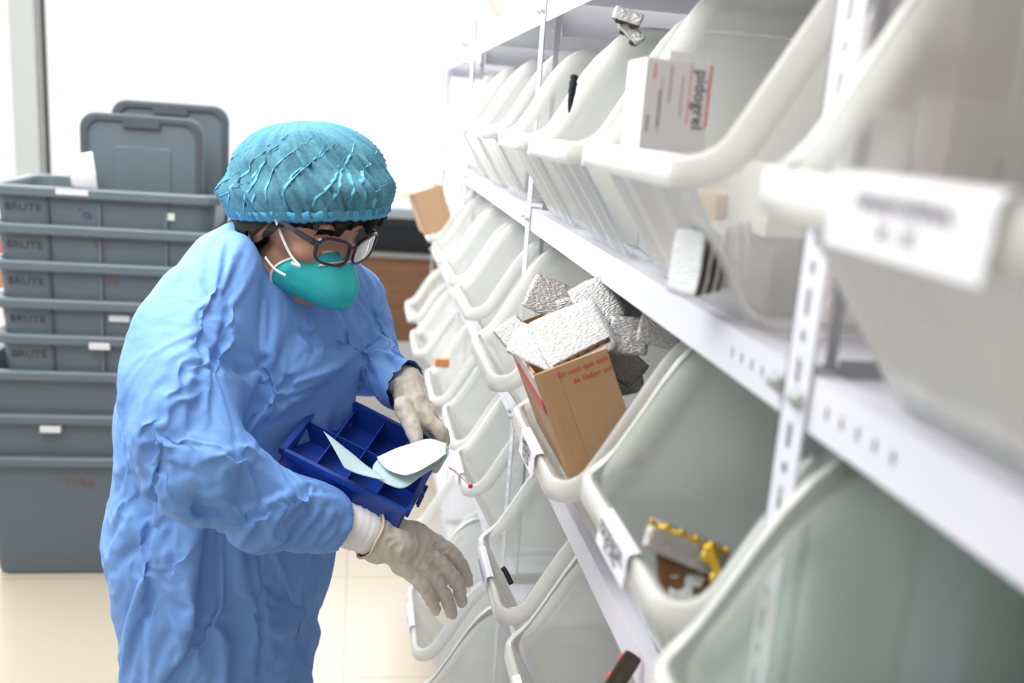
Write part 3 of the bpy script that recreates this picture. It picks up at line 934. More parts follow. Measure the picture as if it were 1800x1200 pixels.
# left hand on the tray, thumb pressing the paper
gl = [
    ([Y_(714, 672, 1.545), Y_(720, 692, 1.53), Y_(726, 712, 1.515)], [.030, .028, .027]),
    ([Y_(708, 712, 1.49), Y_(722, 742, 1.470), Y_(730, 766, 1.455), Y_(733, 788, 1.447)], [.016, .014, .0125, .0105]),
    ([Y_(738, 722, 1.50), Y_(758, 742, 1.49), Y_(772, 760, 1.485), Y_(774, 786, 1.495)], [.015, .013, .012, .010]),
    ([Y_(742, 726, 1.52), Y_(766, 748, 1.52), Y_(778, 770, 1.52), Y_(772, 806, 1.515)], [.015, .013, .012, .010]),
    ([Y_(742, 734, 1.54), Y_(764, 760, 1.55), Y_(774, 790, 1.54), Y_(764, 822, 1.525)], [.014, .013, .011, .0095]),
    ([Y_(736, 738, 1.56), Y_(752, 770, 1.565), Y_(762, 800, 1.555), Y_(752, 828, 1.535)], [.013, .012, .0105, .009]),
]
pa = (Y_(765, 755, 1.51)-Y_(715, 690, 1.53)).normalized(); pb = Vector((.3, .9, -.1)); pb = (pb-pa*pb.dot(pa)).normalized(); pn = pa.cross(pb)
glove(gl, [(Y_(736, 722, 1.515), pa*.040, pb*.036, pn*.024)], 'glove')
# white knit under-cuff of the near arm and far arm
def cuffring(pts, rads, name, m, parent=person):
    bm = B(); P = spline(pts, 8); n = len(P)-1
    R = [rads[0]+(rads[1]-rads[0])*i/n + .0012*math.sin(i*2.6) for i in range(n+1)]
    tube(bm, P, R, 28); return prel(bm, name, m, parent)
cuffring([Y_(585, 916, 1.365), Y_(618, 925, 1.37), Y_(652, 937, 1.377)], (.0345, .034), 'knit_cuff', MT['undercuff'])
cuffring([Y_(706, 664, 1.55), Y_(712, 676, 1.545)], (.030, .0295), 'knit_cuff', MT['undercuff'])
# rolled hem of the near glove
bm = B(); c = Y_(650, 936, 1.377); ax = (Y_(668, 944, 1.38)-Y_(618, 925, 1.37)).normalized()
o1 = ax.orthogonal().normalized(); o2 = ax.cross(o1)
tube(bm, [c+(o1*math.cos(a)+o2*math.sin(a))*.0405+ax*.0015*math.sin(5*a) for a in (2*math.pi*k/40 for k in range(41))], .0022, 6)
prel(bm, 'glove_hem', mat('glove hem', (.62, .52, .38), .6))
# gown sleeve mouth
# ---- legs and shoes (below the frame)
for s in (-1, 1):
    base = Vector((person.location.x, 1.56, 0)) + HL*.072*s
    bm = B(); limb(bm, [base+UP*.62, base+UP*.42+HF*.02, base+UP*.10], [.062, .055, .045], 5, 16)
    prel(bm, 'trouser_leg', MT['trousers'])
    bm = B(); ellipsoid(bm, base+HF*.07+UP*.045, HF*.14, HL*.052, UP*.045, 20, 12)
    for v in bm.verts: v.co.z = max(v.co.z, 0.0)
    prel(bm, 'shoe', MT['shoe'])

# ================================================================== TRAY AND PAPER
MT['tray'] = mat('blue tray plastic', (.012, .055, .36), .3, var=.06, spec=.5)
tBL, tBR, tTL = onY(500, 788, 1.40), onY(716, 896, 1.35), onY(566, 680, 1.58)
e1 = (tBR-tBL); w1 = e1.length; e1.normalize(); e2 = tTL-tBL; e2 = e2-e1*e2.dot(e1); w2 = e2.length; e2.normalize(); e3 = e1.cross(e2)
TM = frame_m(tBL, e1, e2)
tray = empty('compartment_tray', TM @ Vector((w1/2, w2/2, -.045)), 'dark blue plastic compartment tray held against the gown', 'tray')
def trel(bm, name, m, parent, world=True, smooth=False):
    bm.transform(Matrix.Translation(-tray.location)); return link(name, bm, m, parent, smooth)
def tb(x0, x1, y0, y1, z0, z1, bw=.0008):
    bm = B(); box(bm, x0, x1, y0, y1, z0, z1)
    if bw: bevel(bm, bw, 2)
    bm.transform(TM); return bm
bm = B()
dpt = .042; ww = .003
box(bm, 0, w1, 0, w2, -dpt, -dpt+.003)
for a in ((0, w1, 0, ww), (0, w1, w2-ww, w2), (0, ww, 0, w2), (w1-ww, w1, 0, w2)): box(bm, *a, -dpt, 0)
bm.transform(TM); trel(bm, 'tray_body', MT['tray'], tray)
bm = B()
for a in ((-.006, w1+.006, -.006, .001), (-.006, w1+.006, w2-.001, w2+.006), (-.006, .001, -.006, w2+.006), (w1-.001, w1+.006, -.006, w2+.006)):
    box(bm, *a, -.008, .001)
bm.transform(TM); trel(bm, 'tray_rim', MT['tray'], tray)
for k in (1, 2, 3): trel(tb(w1*k/4-.001, w1*k/4+.001, .003, w2-.003, -dpt+.003, -.004), 'divider', MT['tray'], tray)
for k in range(4): trel(tb(w1*k/4+.002, w1*(k+1)/4-.002, w2*.5-.001, w2*.5+.001, -dpt+.003, -.005), 'divider', MT['tray'], tray)
bm = B()
for yy in (.32, .42): box(bm, w1+.006, w1+.012, w2*yy-.002, w2*yy+.002, -.030, -.004)
box(bm, w1+.009, w1+.013, w2*.30, w2*.44, -.032, -.026)
bm.transform(TM); trel(bm, 'latch', MT['tray'], tray)
# small reddish tablets in one cell
tag(tray, 'dark blue plastic tray with compartments held in the gloved left hand')
MT['pill'] = mat('brown tablets', (.16, .035, .02), .4)
for k in range(5):
    bm = B(); p = TM @ Vector((w1*.36+.008*(k % 3)+.002*k, w2*.56+.007*(k//3), -dpt+.006)); ellipsoid(bm, (0, 0, 0), e1*.0055, e2*.0055, e3*.003, 12, 8)
    o = link('tablet', bm, MT['pill'], None, True); o.location = p
    tag(o, 'tiny reddish brown tablet lying in one cell of the blue tray', 'tablet', 'tablets in the tray')
# folded paper
MT['paper_blue'] = mat('pale blue paper', (.50, .67, .73), .7, bump=.1, bscale=30)
def sheet(name, poly_pts, m, th, label, cat):
    pass
def paper(P, nu, nv, name, m, label, cat, group=None, thick=.0006, curl=.002):
    """P: 4 corner lists -> bilinear patch rows given as list of rows of world points"""
    rows = []
    for r in P: rows.append(spline(r, nu))
    cols = []
    for i in range(len(rows[0])): cols.append(spline([r[i] for r in rows], nv))
    grid = [[c[j] + Vector((0, 0, curl*noise.noise(c[j]*30))) for c in cols] for j in range(len(cols[0]))]
    bm = B(); loft(bm, grid, False, False, False)
    c = sum((v.co for v in bm.verts), Vector())/len(bm.verts)
    bm.transform(Matrix.Translation(-c)); bmesh.ops.recalc_face_normals(bm, faces=bm.faces[:])
    o = link(name, bm, m, None, True); o.location = c; solid(o, thick, 0)
    if label: tag(o, label, cat, group)
    return o
paper([[Y_(569, 758, 1.40), Y_(606, 786, 1.395), Y_(645, 820, 1.39)],
       [Y_(584, 784, 1.38), Y_(618, 806, 1.375), Y_(662, 830, 1.372), ],
       [Y_(605, 822, 1.36), Y_(632, 834, 1.355), Y_(676, 843, 1.352)]], 8, 6, 'paper_flap', MT['paper_blue'], None, None)
fl = bpy.data.objects['paper_flap']
pp = paper([[Y_(664, 808, 1.405), Y_(700, 792, 1.42), Y_(752, 776, 1.445), Y_(789, 786, 1.445)],
       [Y_(655, 822, 1.385), Y_(706, 815, 1.39), Y_(748, 800, 1.405), Y_(789, 796, 1.42)],
       [Y_(662, 840, 1.36), Y_(703, 859, 1.352), Y_(740, 838, 1.37), Y_(783, 808, 1.40)]], 6, 8, 'folded_paper', MT['paper_blue'],
      'pale blue folded paper sheet lying open on the blue tray under the gloved thumb', 'paper', thick=.001)
fl.parent = pp; fl.location -= pp.location
wp = paper([[Y_(662, 804, 1.398), Y_(702, 786, 1.415), Y_(750, 771, 1.435), Y_(786, 780, 1.44)],
       [Y_(680, 824, 1.372), Y_(712, 818, 1.378), Y_(748, 800, 1.394), Y_(784, 790, 1.415)],
       [Y_(712, 836, 1.355), Y_(735, 830, 1.36), Y_(762, 813, 1.38), Y_(785, 797, 1.405)]], 6, 6, 'white_leaf', mat('white leaf', (.70, .75, .80), .7), None, None, thick=.0006)
wp.parent = pp; wp.location -= pp.location

# ================================================================== CARTON WITH FOIL PACKS
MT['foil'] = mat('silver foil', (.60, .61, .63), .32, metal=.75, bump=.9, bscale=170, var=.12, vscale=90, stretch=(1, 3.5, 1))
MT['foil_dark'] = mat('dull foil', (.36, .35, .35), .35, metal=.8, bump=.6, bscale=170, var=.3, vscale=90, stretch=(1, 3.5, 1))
MT['foil_white'] = mat('bright foil', (.62, .64, .66), .42, metal=.4, bump=.9, bscale=170, var=.1, vscale=110, stretch=(1, 3.5, 1))
MT['amber'] = mat('amber plastic', (.10, .04, .01), .25)
MT['gold'] = mat('gold foil', (.50, .33, .03), .3, metal=.6)
MT['pocket'] = mat('dark pockets', (.05, .035, .03), .25)
def rrect(hx, hy, r, n=4):
    P = []
    for cx_, cy_, a0 in ((hx-r, hy-r, 0), (-hx+r, hy-r, 90), (-hx+r, -hy+r, 180), (hx-r, -hy+r, 270)):
        for k in range(n+1):
            a = math.radians(a0+90*k/n); P.append((cx_+r*math.cos(a), cy_+r*math.sin(a)))
    return P
def blister(c, xa, ya, w_, h_, m, label, pocket='pocket', bend=.0, group='foil packs in the cardboard box', cat='blister pack'):
    """foil-backed blister: card with rounded corners, foil on +z and pockets on -z"""
    o = bpy.data.objects.new('blister_pack', None); COL.objects.link(o)
    o.matrix_world = frame_m(c, xa, ya); tag(o, label, cat, group)
    bm = B(); nx, ny = 10, 8
    grid = []
    for j in range(ny+1):
        row = []
        for i in range(nx+1):
            u, v = 2*i/nx-1, 2*j/ny-1
            # squircle mapping for round corners
            x = u*math.sqrt(1-.12*v*v*u*u*1.0)*w_/2; y = v*math.sqrt(1-.12*u*u*v*v)*h_/2
            z = bend*(u*u-.4)+.0012*noise.noise(Vector((u*2.2+c[0]*50, v*2.2, c[1]*40)))
            row.append(Vector((x, y, z)))
        grid.append(row)
    loft(bm, grid, False, False, False); bmesh.ops.recalc_face_normals(bm, faces=bm.faces[:])
    f = link('foil', bm, MT[m], o, True)
    md = f.modifiers.new('thickness', 'SOLIDIFY'); md.thickness = .0009; md.offset = 0
    bm = B(); nn = max(2, int(w_/.022)); mm = max(2, int(h_/.022))
    if bend == 0: box(bm, -w_*.46, w_*.46, -h_*.45, h_*.45, -.0052, -.0022)
    for i in range(nn):
        for j in range(mm):
            cx_ = (i+.5)/nn*w_-w_/2; cy_ = (j+.5)/mm*h_-h_/2
            ellipsoid(bm, (cx_, cy_, -.0062), (.007, 0, 0), (0, .007, 0), (0, 0, .0036), 10, 6)
    link('pockets', bm, MT[pocket], o, True)
    return o
def facing(px, py, Y, ang, up=.75):
    """axes for a pack whose foil looks at the viewer's side and upward"""
    n = Vector((-.25, -1, up)).normalized(); r = Vector((1, -.1, .0)); r = (r-n*r.dot(n)).normalized(); q = n.cross(r)
    a = math.radians(ang); return onY(px, py, Y), r*math.cos(a)+q*math.sin(a), -r*math.sin(a)+q*math.cos(a)
# the carton
b0 = onY(938, 660, 1.125); bx = Vector((.093, 0, .040)).normalized(); bz = Vector((-.040, 0, .093)).normalized(); by = Vector((0, 1, 0))
CW, CD, CH_ = .098, .27, .165
carton = bpy.data.objects.new('cardboard_box', None); COL.objects.link(carton)
CM = frame_m(b0 - bz*CH_, bx, by); carton.matrix_world = CM
tag(carton, 'open brown cardboard box with red printed words, packed with silver foil packs', 'box')
t = .003
boxobj('box_base', (0, CW, 0, CD, 0, t), MT['cardboard'], carton, .0005)
boxobj('box_side', (0, CW, 0, t, t, CH_), MT['cardboard'], carton, .0006)
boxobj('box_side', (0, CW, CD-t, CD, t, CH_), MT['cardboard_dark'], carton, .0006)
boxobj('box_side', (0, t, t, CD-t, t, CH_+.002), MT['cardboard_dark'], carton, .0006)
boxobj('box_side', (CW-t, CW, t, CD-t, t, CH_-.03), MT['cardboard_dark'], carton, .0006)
boxobj('box_tape', (.012, .030, -.0006, 0, .01, CH_-.001), MT['tape'], carton, 0)
boxobj('white_edge', (-.0012, 0, .0, CD*.9, CH_-.035, CH_-.003), mat('worn print', (.55, .45, .42), .7, var=.3, vscale=60), carton, 0)
boxobj('red_stripe', (-.0018, -.0012, .0, CD*.8, CH_-.055, CH_-.040), MT['red_ink'], carton, 0)
text('En caso que esta', .0105, MT['red_ink'], carton, frame_m((CW-.036, -.0008, CH_-.012), (1, 0, 0), (0, 0, 1)), sx=.95)
text('de Haber sid', .0105, MT['red_ink'], carton, frame_m((CW-.028, -.0008, CH_-.026), (1, 0, 0), (0, 0, 1)), sx=.95)
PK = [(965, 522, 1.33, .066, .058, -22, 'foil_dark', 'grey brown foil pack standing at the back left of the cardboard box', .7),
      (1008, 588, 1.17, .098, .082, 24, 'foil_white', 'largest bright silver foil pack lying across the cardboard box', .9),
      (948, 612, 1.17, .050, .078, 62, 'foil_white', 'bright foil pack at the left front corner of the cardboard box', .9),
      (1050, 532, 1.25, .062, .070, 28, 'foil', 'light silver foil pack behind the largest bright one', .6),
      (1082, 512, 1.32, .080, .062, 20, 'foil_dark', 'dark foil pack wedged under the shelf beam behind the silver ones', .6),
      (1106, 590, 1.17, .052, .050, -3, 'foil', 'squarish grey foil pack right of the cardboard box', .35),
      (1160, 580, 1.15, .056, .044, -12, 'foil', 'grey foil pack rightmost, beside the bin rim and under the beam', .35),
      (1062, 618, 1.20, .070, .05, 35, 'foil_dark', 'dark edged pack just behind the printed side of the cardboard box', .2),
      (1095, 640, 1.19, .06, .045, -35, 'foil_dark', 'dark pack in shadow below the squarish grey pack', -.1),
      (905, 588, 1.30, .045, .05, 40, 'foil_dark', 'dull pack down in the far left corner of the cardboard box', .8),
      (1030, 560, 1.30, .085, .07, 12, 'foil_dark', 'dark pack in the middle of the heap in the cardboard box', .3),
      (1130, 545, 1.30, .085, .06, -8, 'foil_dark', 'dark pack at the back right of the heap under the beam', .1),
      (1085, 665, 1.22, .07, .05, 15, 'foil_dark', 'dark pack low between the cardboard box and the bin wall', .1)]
for px, py, Y, w_, h_, an, m_, lb, up in PK:
    c, xa, ya = facing(px, py, Y, an, up); blister(c, xa, ya, w_, h_, m_, lb)
c, xa, ya = facing(1022, 625, 1.15, 30, .9)
gd = bpy.data.objects.new('gold_strip', None)
bm = B(); box(bm, -.042, .042, -.003, .003, -.001, .001); bevel(bm, .0006)
for k in range(6): ellipsoid(bm, (-.036+.0145*k, 0, .0012), (.003, 0, 0), (0, .003, 0), (0, 0, .002), 8, 6)
o = link('blister_strip', bm, MT['amber'], None, True); o.matrix_world = frame_m(c+Vector((0, 0, .004)), xa, ya)
tag(o, 'narrow amber strip edge in front of the largest bright foil pack', 'blister strip')
# ================================================================== THINGS IN BINS
MT['med_white'] = mat('white carton', (.70, .70, .74), .5)
MT['med_shade'] = mat('white carton side', (.70, .69, .68), .5)
MT['pink'] = mat('pink print', (.55, .33, .33), .5)
MT['red'] = mat('red print', (.7, .04, .05), .5)
MT['pinkbox'] = mat('white pink carton', (.85, .72, .74), .5)
MT['grn'] = mat('green carton', (.06, .30, .20), .5)
MT['tan'] = mat('tan carton', (.55, .38, .25), .7)
MT['greybox'] = mat('grey carton', (.25, .26, .26), .6)
MT['darkbox'] = mat('dark carton', (.05, .055, .07), .5)
MT['orange'] = mat('orange carton', (.6, .25, .10), .5)
MT['bluebox'] = mat('blue grey carton', (.22, .30, .42), .5)
def med(c, dx, dy, dz, m, label, rz=0, ry=0, stripe=None, group=None, cat='medicine box'):
    o = bpy.data.objects.new('medicine_box', None); COL.objects.link(o)
    o.matrix_world = Matrix.Translation(c) @ Matrix.Rotation(math.radians(rz), 4, 'Z') @ Matrix.Rotation(math.radians(ry), 4, 'Y')
    tag(o, label, cat, group)
    boxobj('carton', (-dx/2, dx/2, -dy/2, dy/2, 0, dz), MT[m], o, .001)
    if stripe: boxobj('stripe', (-dx/2-.0004, dx/2+.0004, -dy/2-.0004, dy/2+.0004, dz*.72, dz*.86), MT[stripe], o, 0)
    boxobj('end_flap', (-dx/2+.001, dx/2-.001, -dy/2+.001, dy/2-.001, dz, dz+.0012), MT[m], o, 0)
    return o
# the printed box
pc = onY(1166, 218, .95); pc.z = 1.528
pb_ = med(pc, .066, .075, .088, 'med_white', 'white medicine box printed pidogrel with a red edge, standing in a second shelf bin', rz=-2)
text('pidogrel', .017, MT['ink'], pb_, frame_m((.0225, -.0382, .053), (0, 0, -1), (1, 0, 0)))
boxobj('red_edge', (.0305, .0325, -.0379, -.0374, .028, .086), MT['red'], pb_, 0)
boxobj('red_line', (.0118, .0124, -.0379, -.0374, .03, .086), MT['red'], pb_, 0)
boxobj('red_mark', (-.0245, -.0232, -.0379, -.0374, .070, .084), MT['red'], pb_, 0)
for xx, z0, z1, wd in ((-.008, .048, .084, .0012), (.004, .036, .075, .0009), (-.018, .025, .060, .0022), (-.016, .018, .072, .0006), (-.028, .02, .036, .0022)):
    boxobj('fine_print', (xx, xx+wd, -.0379, -.0374, z0, z1), MT['ink_soft'], pb_, 0)
boxobj('orange_mark', (-.0334, -.0330, -.012, -.002, .022, .045), MT['orange'], pb_, 0)
bm = B(); box(bm, -.010, .014, -.030, -.010, .0885, .098); bevel(bm, .002)
link('top_flap', bm, MT['med_white'], pb_)
# stock below and behind it
def bp(lev, y0, u, dy, z):
    o, g = GEO[(lev, y0)]; return Vector((D+u, g['cy']+dy, g['zt']+.0035+z))
STOCK = [(1, .74, .09, -.05, 0, .07, .08, .07, 'greybox', 2), (1, .74, .09, .07, 0, .12, .10, .10, 'tan', 5), (1, .74, .10, -.04, .072, .11, .10, .065, 'med_shade', 0),
    (1, .74, .22, 0, 0, .10, .2, .16, 'greybox', 0), (1, .28, .10, .06, 0, .10, .14, .12, 'greybox', 0), (1, .28, .24, .03, 0, .09, .14, .24, 'tan', 0),
    (1, .28, .30, -.08, 0, .05, .05, .26, 'darkbox', 0), (1, .74, .12, -.11, .0, .05, .045, .27, 'pinkbox', 0), (1, .74, .20, -.125, .0, .05, .05, .29, 'pinkbox', 0), (1, 1.15, .10, .04, 0, .10, .1, .09, 'greybox', 8), (1, 1.15, .10, -.06, 0, .09, .09, .05, 'bluebox', -6), (1, 1.15, .24, 0, 0, .1, .18, .12, 'greybox', 0),
    (1, 1.49, .12, 0, 0, .12, .14, .10, 'greybox', 0), (1, 1.96, .09, -.06, 0, .10, .1, .10, 'darkbox', 10), (1, 1.96, .10, .05, 0, .09, .08, .12, 'bluebox', -5),
    (2, .27, .12, .02, 0, .16, .20, .18, 'grn', 0), (2, .27, .30, .0, 0, .12, .24, .26, 'grn', 0), (2, .66, .30, .06, 0, .10, .10, .24, 'greybox', 0), (2, .66, .30, -.06, 0, .11, .09, .22, 'bluebox', 0),
    (2, .66, .18, .07, 0, .08, .08, .12, 'grn', 10), (3, .69, .12, -.03, 0, .07, .07, .08, 'darkbox', 10), (3, 1.02, .14, .05, 0, .12, .12, .09, 'greybox', 8), (3, 1.02, .12, -.08, 0, .10, .08, .07, 'bluebox', 0)]
WHERE = {(1, .74): 'in the bin under the printed medicine box', (1, .28): 'in the nearest bin on the second shelf', (1, 1.15): 'in the bin with the black strip', (1, 1.49): 'in the narrow bin by the middle post',
         (1, 1.96): 'in the bin just past the middle post', (2, .27): 'in the nearest bin on the third shelf', (2, .66): 'in the bin with gold blister packs', (3, .69): 'in the fourth shelf bin at the photo bottom', (3, 1.02): 'in the fourth shelf bin below the cardboard box'}
CN = {'greybox': 'grey', 'tan': 'tan', 'med_shade': 'white', 'pink': 'pink', 'bluebox': 'blue grey', 'darkbox': 'dark', 'grn': 'green', 'pinkbox': 'pink and white'}
seen = {}
for lev, y0, u, dy, z, dx, dyy, dz, m_, rz in STOCK:
    y0k = min(GEO, key=lambda q: (q[0] != lev, abs(q[1]-y0)))[1]
    k = (lev, y0, m_); seen[k] = seen.get(k, 0)+1
    siz = ('squat' if dz < .09 else 'tall' if dz > .15 else 'mid sized')+('' if seen[k] == 1 else ' second')
    med(bp(lev, y0k, u, dy, z), dx, dyy, dz, m_, '%s %s carton %s' % (siz, CN[m_], WHERE[(lev, y0)]), rz=rz, cat='carton', stripe='pink' if 'pink' in m_ else None)
# silver packs standing at the front of the printed box's bin
for k in range(5):
    blister(onY(1206+17*k, 462-4*k, .84), Vector((.25, -1, .05)) if k < 3 else Vector((1, -.3, .1)), (.1, 0, 1), .05, .062, 'foil_white',
            ['leftmost upright silver pack', 'second upright silver pack', 'third upright silver pack', 'broad silver pack facing out', 'rightmost silver pack'][k]+' low in the bin under the printed medicine box', group='silver packs in the second shelf bin')
# gold edged packs in the greenish bin
for k, (px, py, Y, w_, h_, an, m_, pk, lb) in enumerate([
    (1205, 962, .745, .075, .03, -20, 'foil_dark', 'gold', 'long pack with gold bumps topmost in the greenish bin'),
    (1200, 1005, .74, .045, .040, 8, 'amber', 'gold', 'brown pack with gold domes in the greenish bin'),
    (1215, 1040, .73, .038, .03, 5, 'foil', 'pocket', 'small silver pack below the brown one in the greenish bin'),
    (1258, 995, .72, .040, .008, -70, 'gold', 'gold', 'yellow strip standing at the right in the greenish bin'),
    (1230, 1065, .74, .05, .04, 20, 'foil_dark', 'pocket', 'dark pack at the bottom of the heap in the greenish bin'),
    (1250, 1010, .76, .06, .05, -15, 'foil_dark', 'pocket', 'grey pack behind the yellow strip in the greenish bin')]):
    c, xa, ya = facing(px, py, Y, an, .6); blister(c, xa, ya, w_, h_, m_, lb, pocket=pk, group='packs in the greenish bin')
bm = B()
c, xa, ya = facing(1205, 960, .738, -20, .6)
for k in range(6): ellipsoid(bm, (-.034+.0136*k, .010, .003), (.0034, 0, 0), (0, .0026, 0), (0, 0, .003), 10, 6)
box(bm, -.037, .037, .006, .010, .001, .0022)
o = link('blister_strip', bm, MT['gold'], None, True); o.matrix_world = frame_m(c, xa, ya)
tag(o, 'row of gold beads along the edge of the topmost pack in the greenish bin', 'blister strip')
# odds and ends
def stick(a, b, r, m, name, label, cat, flat=1):
    bm = B(); c = (a+b)/2; tube(bm, spline([a-c, (a-c)*.3+Vector((0, 0, .002)), b-c], 5), r, 8)
    o = link(name, bm, m, None, True); o.location = c; return tag(o, label, cat)
stick(onY(1010, 132, 1.22), onY(1000, 198, 1.21), [.0035, .0055, .005, .0042, .0055, .0048, .0052, .004, .0035, .002, .001], MT['black'], 'black_strip', 'narrow crumpled black strip hanging over a second shelf bin', 'strip')
stick(onY(884, 998, 1.46), onY(899, 1026, 1.44), .0045, MT['black'], 'black_pen', 'short black pen sticking up in a fourth shelf bin', 'pen')
st = stick(onY(790, 822, 1.44), onY(826, 853, 1.42), .0012, mat('pale stick', (.8, .55, .55), .5), 'swab_stick', 'thin pinkish stick with a red tip leaning over a bin', 'stick')
bm = B(); ellipsoid(bm, (0, 0, 0), (.004, 0, 0), (0, .003, 0), (0, 0, .004), 10, 8)
tp = link('red_tip', bm, MT['red'], st, True); tp.location = onY(827, 854, 1.42)-st.location
for k, (px, py) in enumerate(((1098, 28), (1104, 55))):
    c, xa, ya = facing(px+6, py, 1.26, -20-30*k, .5); blister(c, xa, ya, .04, .018, 'foil', ['crumpled silver foil end at the top of a second shelf bin', 'white foil tongue just under the silver end in the same bin'][k], group='foil ends')
c, xa, ya = facing(1094, 1182, .92, 60, .3); blister(c, xa, ya, .05, .022, 'pocket', 'dark red glossy pack at the bottom edge of the photo', pocket='red', group='dark red packs')
# far small carton on the third shelf, orange scrap, brown stick on top
cc_ = onY(762, 372, 3.22)
fc = bpy.data.objects.new('cardboard_box', None); COL.objects.link(fc)
fc.matrix_world = frame_m(cc_, (1, .1, .38), (-.1, 1, 0)); tag(fc, 'small tan carton with raised flaps standing in the farthest third shelf bin', 'box')
boxobj('carton_front', (-.055, .045, -.05, -.047, -.06, .085), MT['cardboard'], fc, .0005)
boxobj('carton_side', (-.055, -.052, -.05, .10, -.06, .085), MT['cardboard'], fc, .0005)
boxobj('carton_side', (.042, .045, -.05, .10, -.06, .08), MT['cardboard'], fc, .0005)
boxobj('flap', (-.100, -.055, -.048, .06, .083, .086), MT['cardboard'], fc, .0005)
o = boxobj('cardboard_scrap', (-.02, .02, -.01, .01, -.012, .012), MT['orange'], None, .001); o.location = onY(777, 637, 2.58)
tag(o, 'orange brown cardboard scrap peeking out of a fourth shelf bin', 'scrap')
stick(onY(843, -30, 3.0), onY(878, 30, 3.0), .012, MT['cardboard_dark'], 'brown_stick', 'slanted brown strip on the top shelf at the upper edge', 'strip')

# ================================================================== GREY TOTES
def tote(x0, x1, y0, y1, zr, h, label, name='storage_tote', dark=False, parts=True):
    cx_, cy_ = (x0+x1)/2, (y0+y1)/2
    o = empty(name, (cx_, cy_, zr-h), label, 'tote', 'grey plastic totes stacked on the floor')
    hx, hy = (x1-x0)/2, (y1-y0)/2
    def rr(s, z, r=.05): return [Vector((x, y, z)) for x, y in rrect(hx*1-s, hy-s, r, 5)]
    bm = B()
    loft(bm, [rr(.058, 0), rr(.052, .01), rr(.02, h-.035), rr(.02, h-.01), rr(.026, h-.008), rr(.058, .012), rr(.07, .006)], True, True)
    bmesh.ops.recalc_face_normals(bm, faces=bm.faces[:])
    link('tote_body', bm, MT['tote'], o)
    bm = B()
    loft(bm, [rr(.018, h-.030), rr(.002, h-.030), rr(.0, h-.026), rr(.0, h-.006), rr(.004, h), rr(.020, h), rr(.026, h-.005), rr(.026, h-.012)], False, False)
    bmesh.ops.recalc_face_normals(bm, faces=bm.faces[:])
    link('tote_rim', bm, MT['tote'], o)
    # vertical ribs dividing the front into panels
    if parts:
        for xx in (-hx+.175, -hx+.32, hx-.16):
            bm = B(); box(bm, xx-.004, xx+.004, -hy+.016, -hy+.040, h-.12, h-.03)
            link('rib', bm, MT['tote_dark'] if xx < -hx+.2 else MT['tote'], o)
    return o, hx, hy, h
TX0, TX1, TY0 = -1.085, -.415, 2.98
ZR = [(1.262, 'topmost grey tote, holding the upright lids and white tissue'), (1.150, 'second grey tote from the top of the nested stack'),
      (1.040, 'third grey tote from the top of the nested stack'), (.925, 'fourth grey tote from the top, with white label'), (.815, 'fifth grey tote from the top, white label under its rim'),
      (.700, 'sixth grey tote from the top, wider and plain'), (.560, 'grey tote second from the floor with a small white label'), (.420, 'bottom grey tote on the floor with reddish handwritten number')]
MT['hand_ink'] = mat('purple marker', (.06, .05, .16), .6)
MT['hand_red'] = mat('reddish marker', (.20, .09, .07), .6)
for k, (zr, lb) in enumerate(ZR):
    wide = .09 if k >= 5 else 0
    o, hx, hy, h = tote(TX0-wide, TX1+wide*.3, TY0, TY0+.44, zr, .37 if k < 7 else .42, lb, parts=k < 5)
    slope = (.058-.02)/(h-.035)
    def fy(z): return -hy+.02+(h-.035-z)*slope-.0012     # front face of the body at height z
    if k < 5:
        z = h-.066
        text('BRUTE', .030, MT['ink'], o, frame_m((-hx+.105, fy(z)-.001, z), (1, 0, 0), (0, slope*-1, 1)), sx=1.15)
    if k == 0:
        text('YYP', .028, MT['hand_ink'], o, frame_m((-.06, fy(h-.075)-.001, h-.075), (1, 0, -.9), (.9, 0, 1)))
        boxobj('sticker', (.17, .20, fy(h-.07)-.003, fy(h-.07)+.001, h-.082, h-.060), mat('pale green sticker', (.6, .75, .6), .5), o, .001)
        boxobj('rim_tape', (-.13, -.04, -hy-.0012, -hy, h-.020, h-.004), MT['label'], o, 0)
    if k in (1, 2): text('QLQ', .022, MT['hand_red'], o, frame_m((-.03+.02*k, fy(h-.055)-.001, h-.055), (1, 0, 0), (0, 0, 1)))
    if k in (3, 4, 6):
        xx = {3: 0.035, 4: -.02, 6: -.14}[k]; zz = {3: h-.055, 4: h-.030, 6: h-.046}[k]
        boxobj('paper_label', (xx-.03, xx+.03, fy(zz)-.004-(.018 if k != 3 else 0), fy(zz)+.001, zz-.009, zz+.011), MT['label'], o, .001)
    if k == 7: text('9162', .045, MT['hand_red'], o, frame_m((-.07, fy(h-.085)-.001, h-.085), (1, 0, 0), (0, 0, 1)))
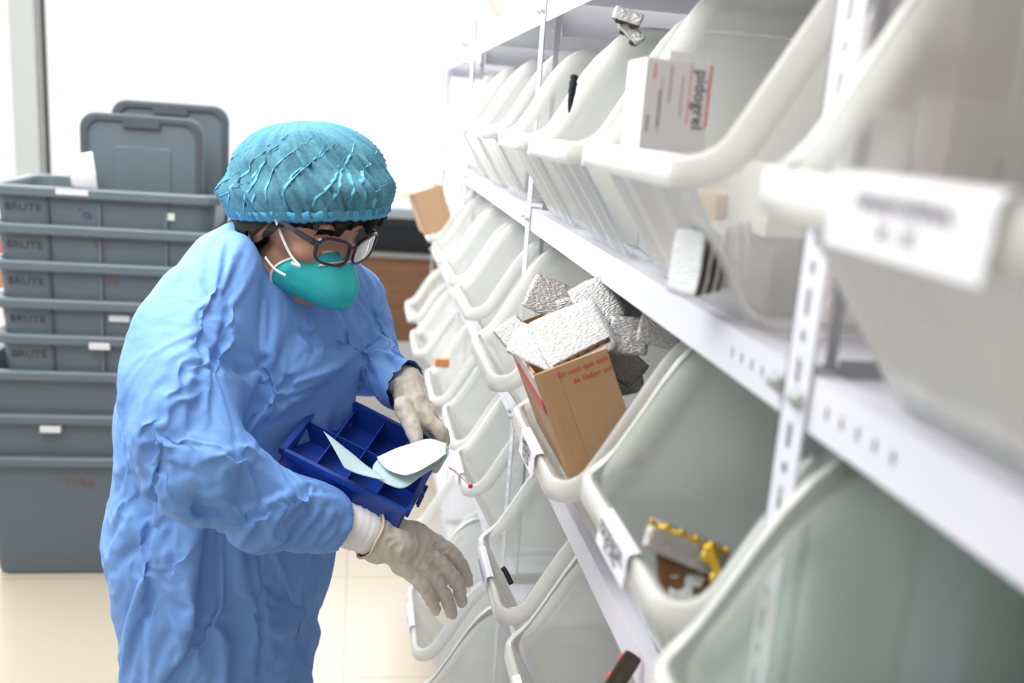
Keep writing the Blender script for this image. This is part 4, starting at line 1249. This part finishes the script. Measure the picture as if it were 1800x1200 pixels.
def lid(pxl, pxr, pyt, Y, label, lean):
    a, b = onY(pxl, pyt+10, Y), onY(pxr, pyt+10, Y); wd = b.x-a.x; top = a.z+.008; hgt = .40
    o = empty('tote_lid', ((a.x+b.x)/2, Y, top-hgt), label, 'lid', 'tote lids standing in the top tote')
    def R(s, y, r): return [Vector((x, y, z+hgt/2)) for x, z in rrect(wd/2-s, hgt/2-s, r, 6)]
    bm = B(); loft(bm, [R(0, .022, .05), R(0, .002, .05), R(.004, 0, .05), R(.022, 0, .038), R(.026, .004, .036)], False, True)
    bmesh.ops.recalc_face_normals(bm, faces=bm.faces[:]); e = link('lid_panel', bm, MT['tote'], o)
    bm = B(); loft(bm, [R(-.001, .020, .05), R(-.001, -.001, .05), R(.006, -.0035, .046), R(.020, -.0035, .040), R(.022, .002, .038)], False, False)
    bmesh.ops.recalc_face_normals(bm, faces=bm.faces[:]); link('lid_border', bm, MT['tote_dark'], o)
    bm = B(); loft(bm, [[Vector((x, y, z+hgt*.52)) for x, z in rrect(wd*.24-q, hgt*.24-q, .015, 4)] for q, y in ((0, .005), (.003, 0), (.010, 0))], False, True)
    bmesh.ops.recalc_face_normals(bm, faces=bm.faces[:]); link('raised_panel', bm, MT['tote'], o)
    boxobj('handle', (-.055, .055, -.006, .010, hgt-.040, hgt-.003), MT['tote_dark'], o, .004)
    for s in (-1, 1): boxobj('side_clip', (s*wd/2-.008, s*wd/2+.004, -.005, .012, hgt*.40, hgt*.48), MT['tote_dark'], o, .001)
    return o
lid(140, 356, 190, 3.14, 'front grey tote lid standing upright in the topmost tote', 0)
lid(196, 402, 168, 3.30, 'rear grey tote lid standing behind the front lid', 0)
paper([[onY(116, 284, 3.08), onY(140, 272, 3.07), onY(162, 270, 3.08)], [onY(122, 300, 3.07), onY(142, 298, 3.05), onY(168, 300, 3.07)], [onY(126, 330, 3.08), onY(145, 335, 3.06), onY(172, 335, 3.08)]],
      5, 5, 'tissue_paper', mat('white tissue', (.85, .85, .92), .8), 'white tissue poking out of the topmost grey tote', 'tissue', curl=.012)
# items at the left picture edge behind the stack
for k, (py, m_, lb) in enumerate(((445, 'red', 'red corner of a package behind the totes at the left edge'), (500, 'orange', 'orange corner of a package behind the totes at the left edge'), (632, 'tan', 'tan corner of a package low behind the totes'))):
    p = onY(-14, py, 3.55); bb = med(p, .12, .12, .06, m_, lb, cat='package')
# dark tote on a wooden crate at the far end of the aisle
ga, gb_ = onY(560, 386, 4.75), onY(756, 445, 4.75)
crx0, crx1 = ga.x, gb_.x+.10
zt1, zt2, zt3, zt4 = onY(700, 388, 4.75).z, onY(700, 446, 4.75).z, onY(700, 600, 4.75).z, 0
cr = empty('wooden_crate', ((crx0+crx1)/2, 5.0, 0), 'brown wooden crate at the far end of the aisle', 'crate')
cy0 = 4.75-5.0; hw = (crx1-crx0)/2
for k in range(5):
    z0 = zt3+(zt2-.02-zt3)*k/5; z1 = zt3+(zt2-.02-zt3)*(k+1)/5-.001
    boxobj('board', (-hw, hw, cy0, cy0+.02, z0, z1), MT['wood'], cr, .002)
boxobj('crate_side', (-hw, -hw+.02, cy0+.02, .25, zt3, zt2-.02), MT['wood'], cr, .002)
boxobj('crate_side', (hw-.02, hw, cy0+.02, .25, zt3, zt2-.02), MT['wood'], cr, .002)
boxobj('crate_top', (-hw-.01, hw+.01, cy0-.02, .26, zt2-.02, zt2), mat('grey ledge', (.22, .21, .2), .6), cr, .003)
boxobj('crate_base', (-hw, hw, cy0, .25, 0, zt3), mat('grey plinth', (.45, .46, .48), .6), cr, .003)
bt = empty('black_tote', ((crx0+crx1)/2, 5.0, zt2), 'black plastic tote standing on the wooden crate', 'tote')
bm = B(); loft(bm, [[Vector((x, y, z)) for x, y in rrect(hw-s, .24-s, .03, 4)] for s, z in ((.03, .001), (.0, zt1-zt2-.03), (-.008, zt1-zt2-.03), (-.008, zt1-zt2), (.012, zt1-zt2), (.035, .01))])
bmesh.ops.recalc_face_normals(bm, faces=bm.faces[:]); link('tote_body', bm, MT['black'], bt)
boxobj('tote_lid', (-hw-.006, hw+.006, -.245, .245, zt1-zt2, zt1-zt2+.012), MT['black'], bt, .003)
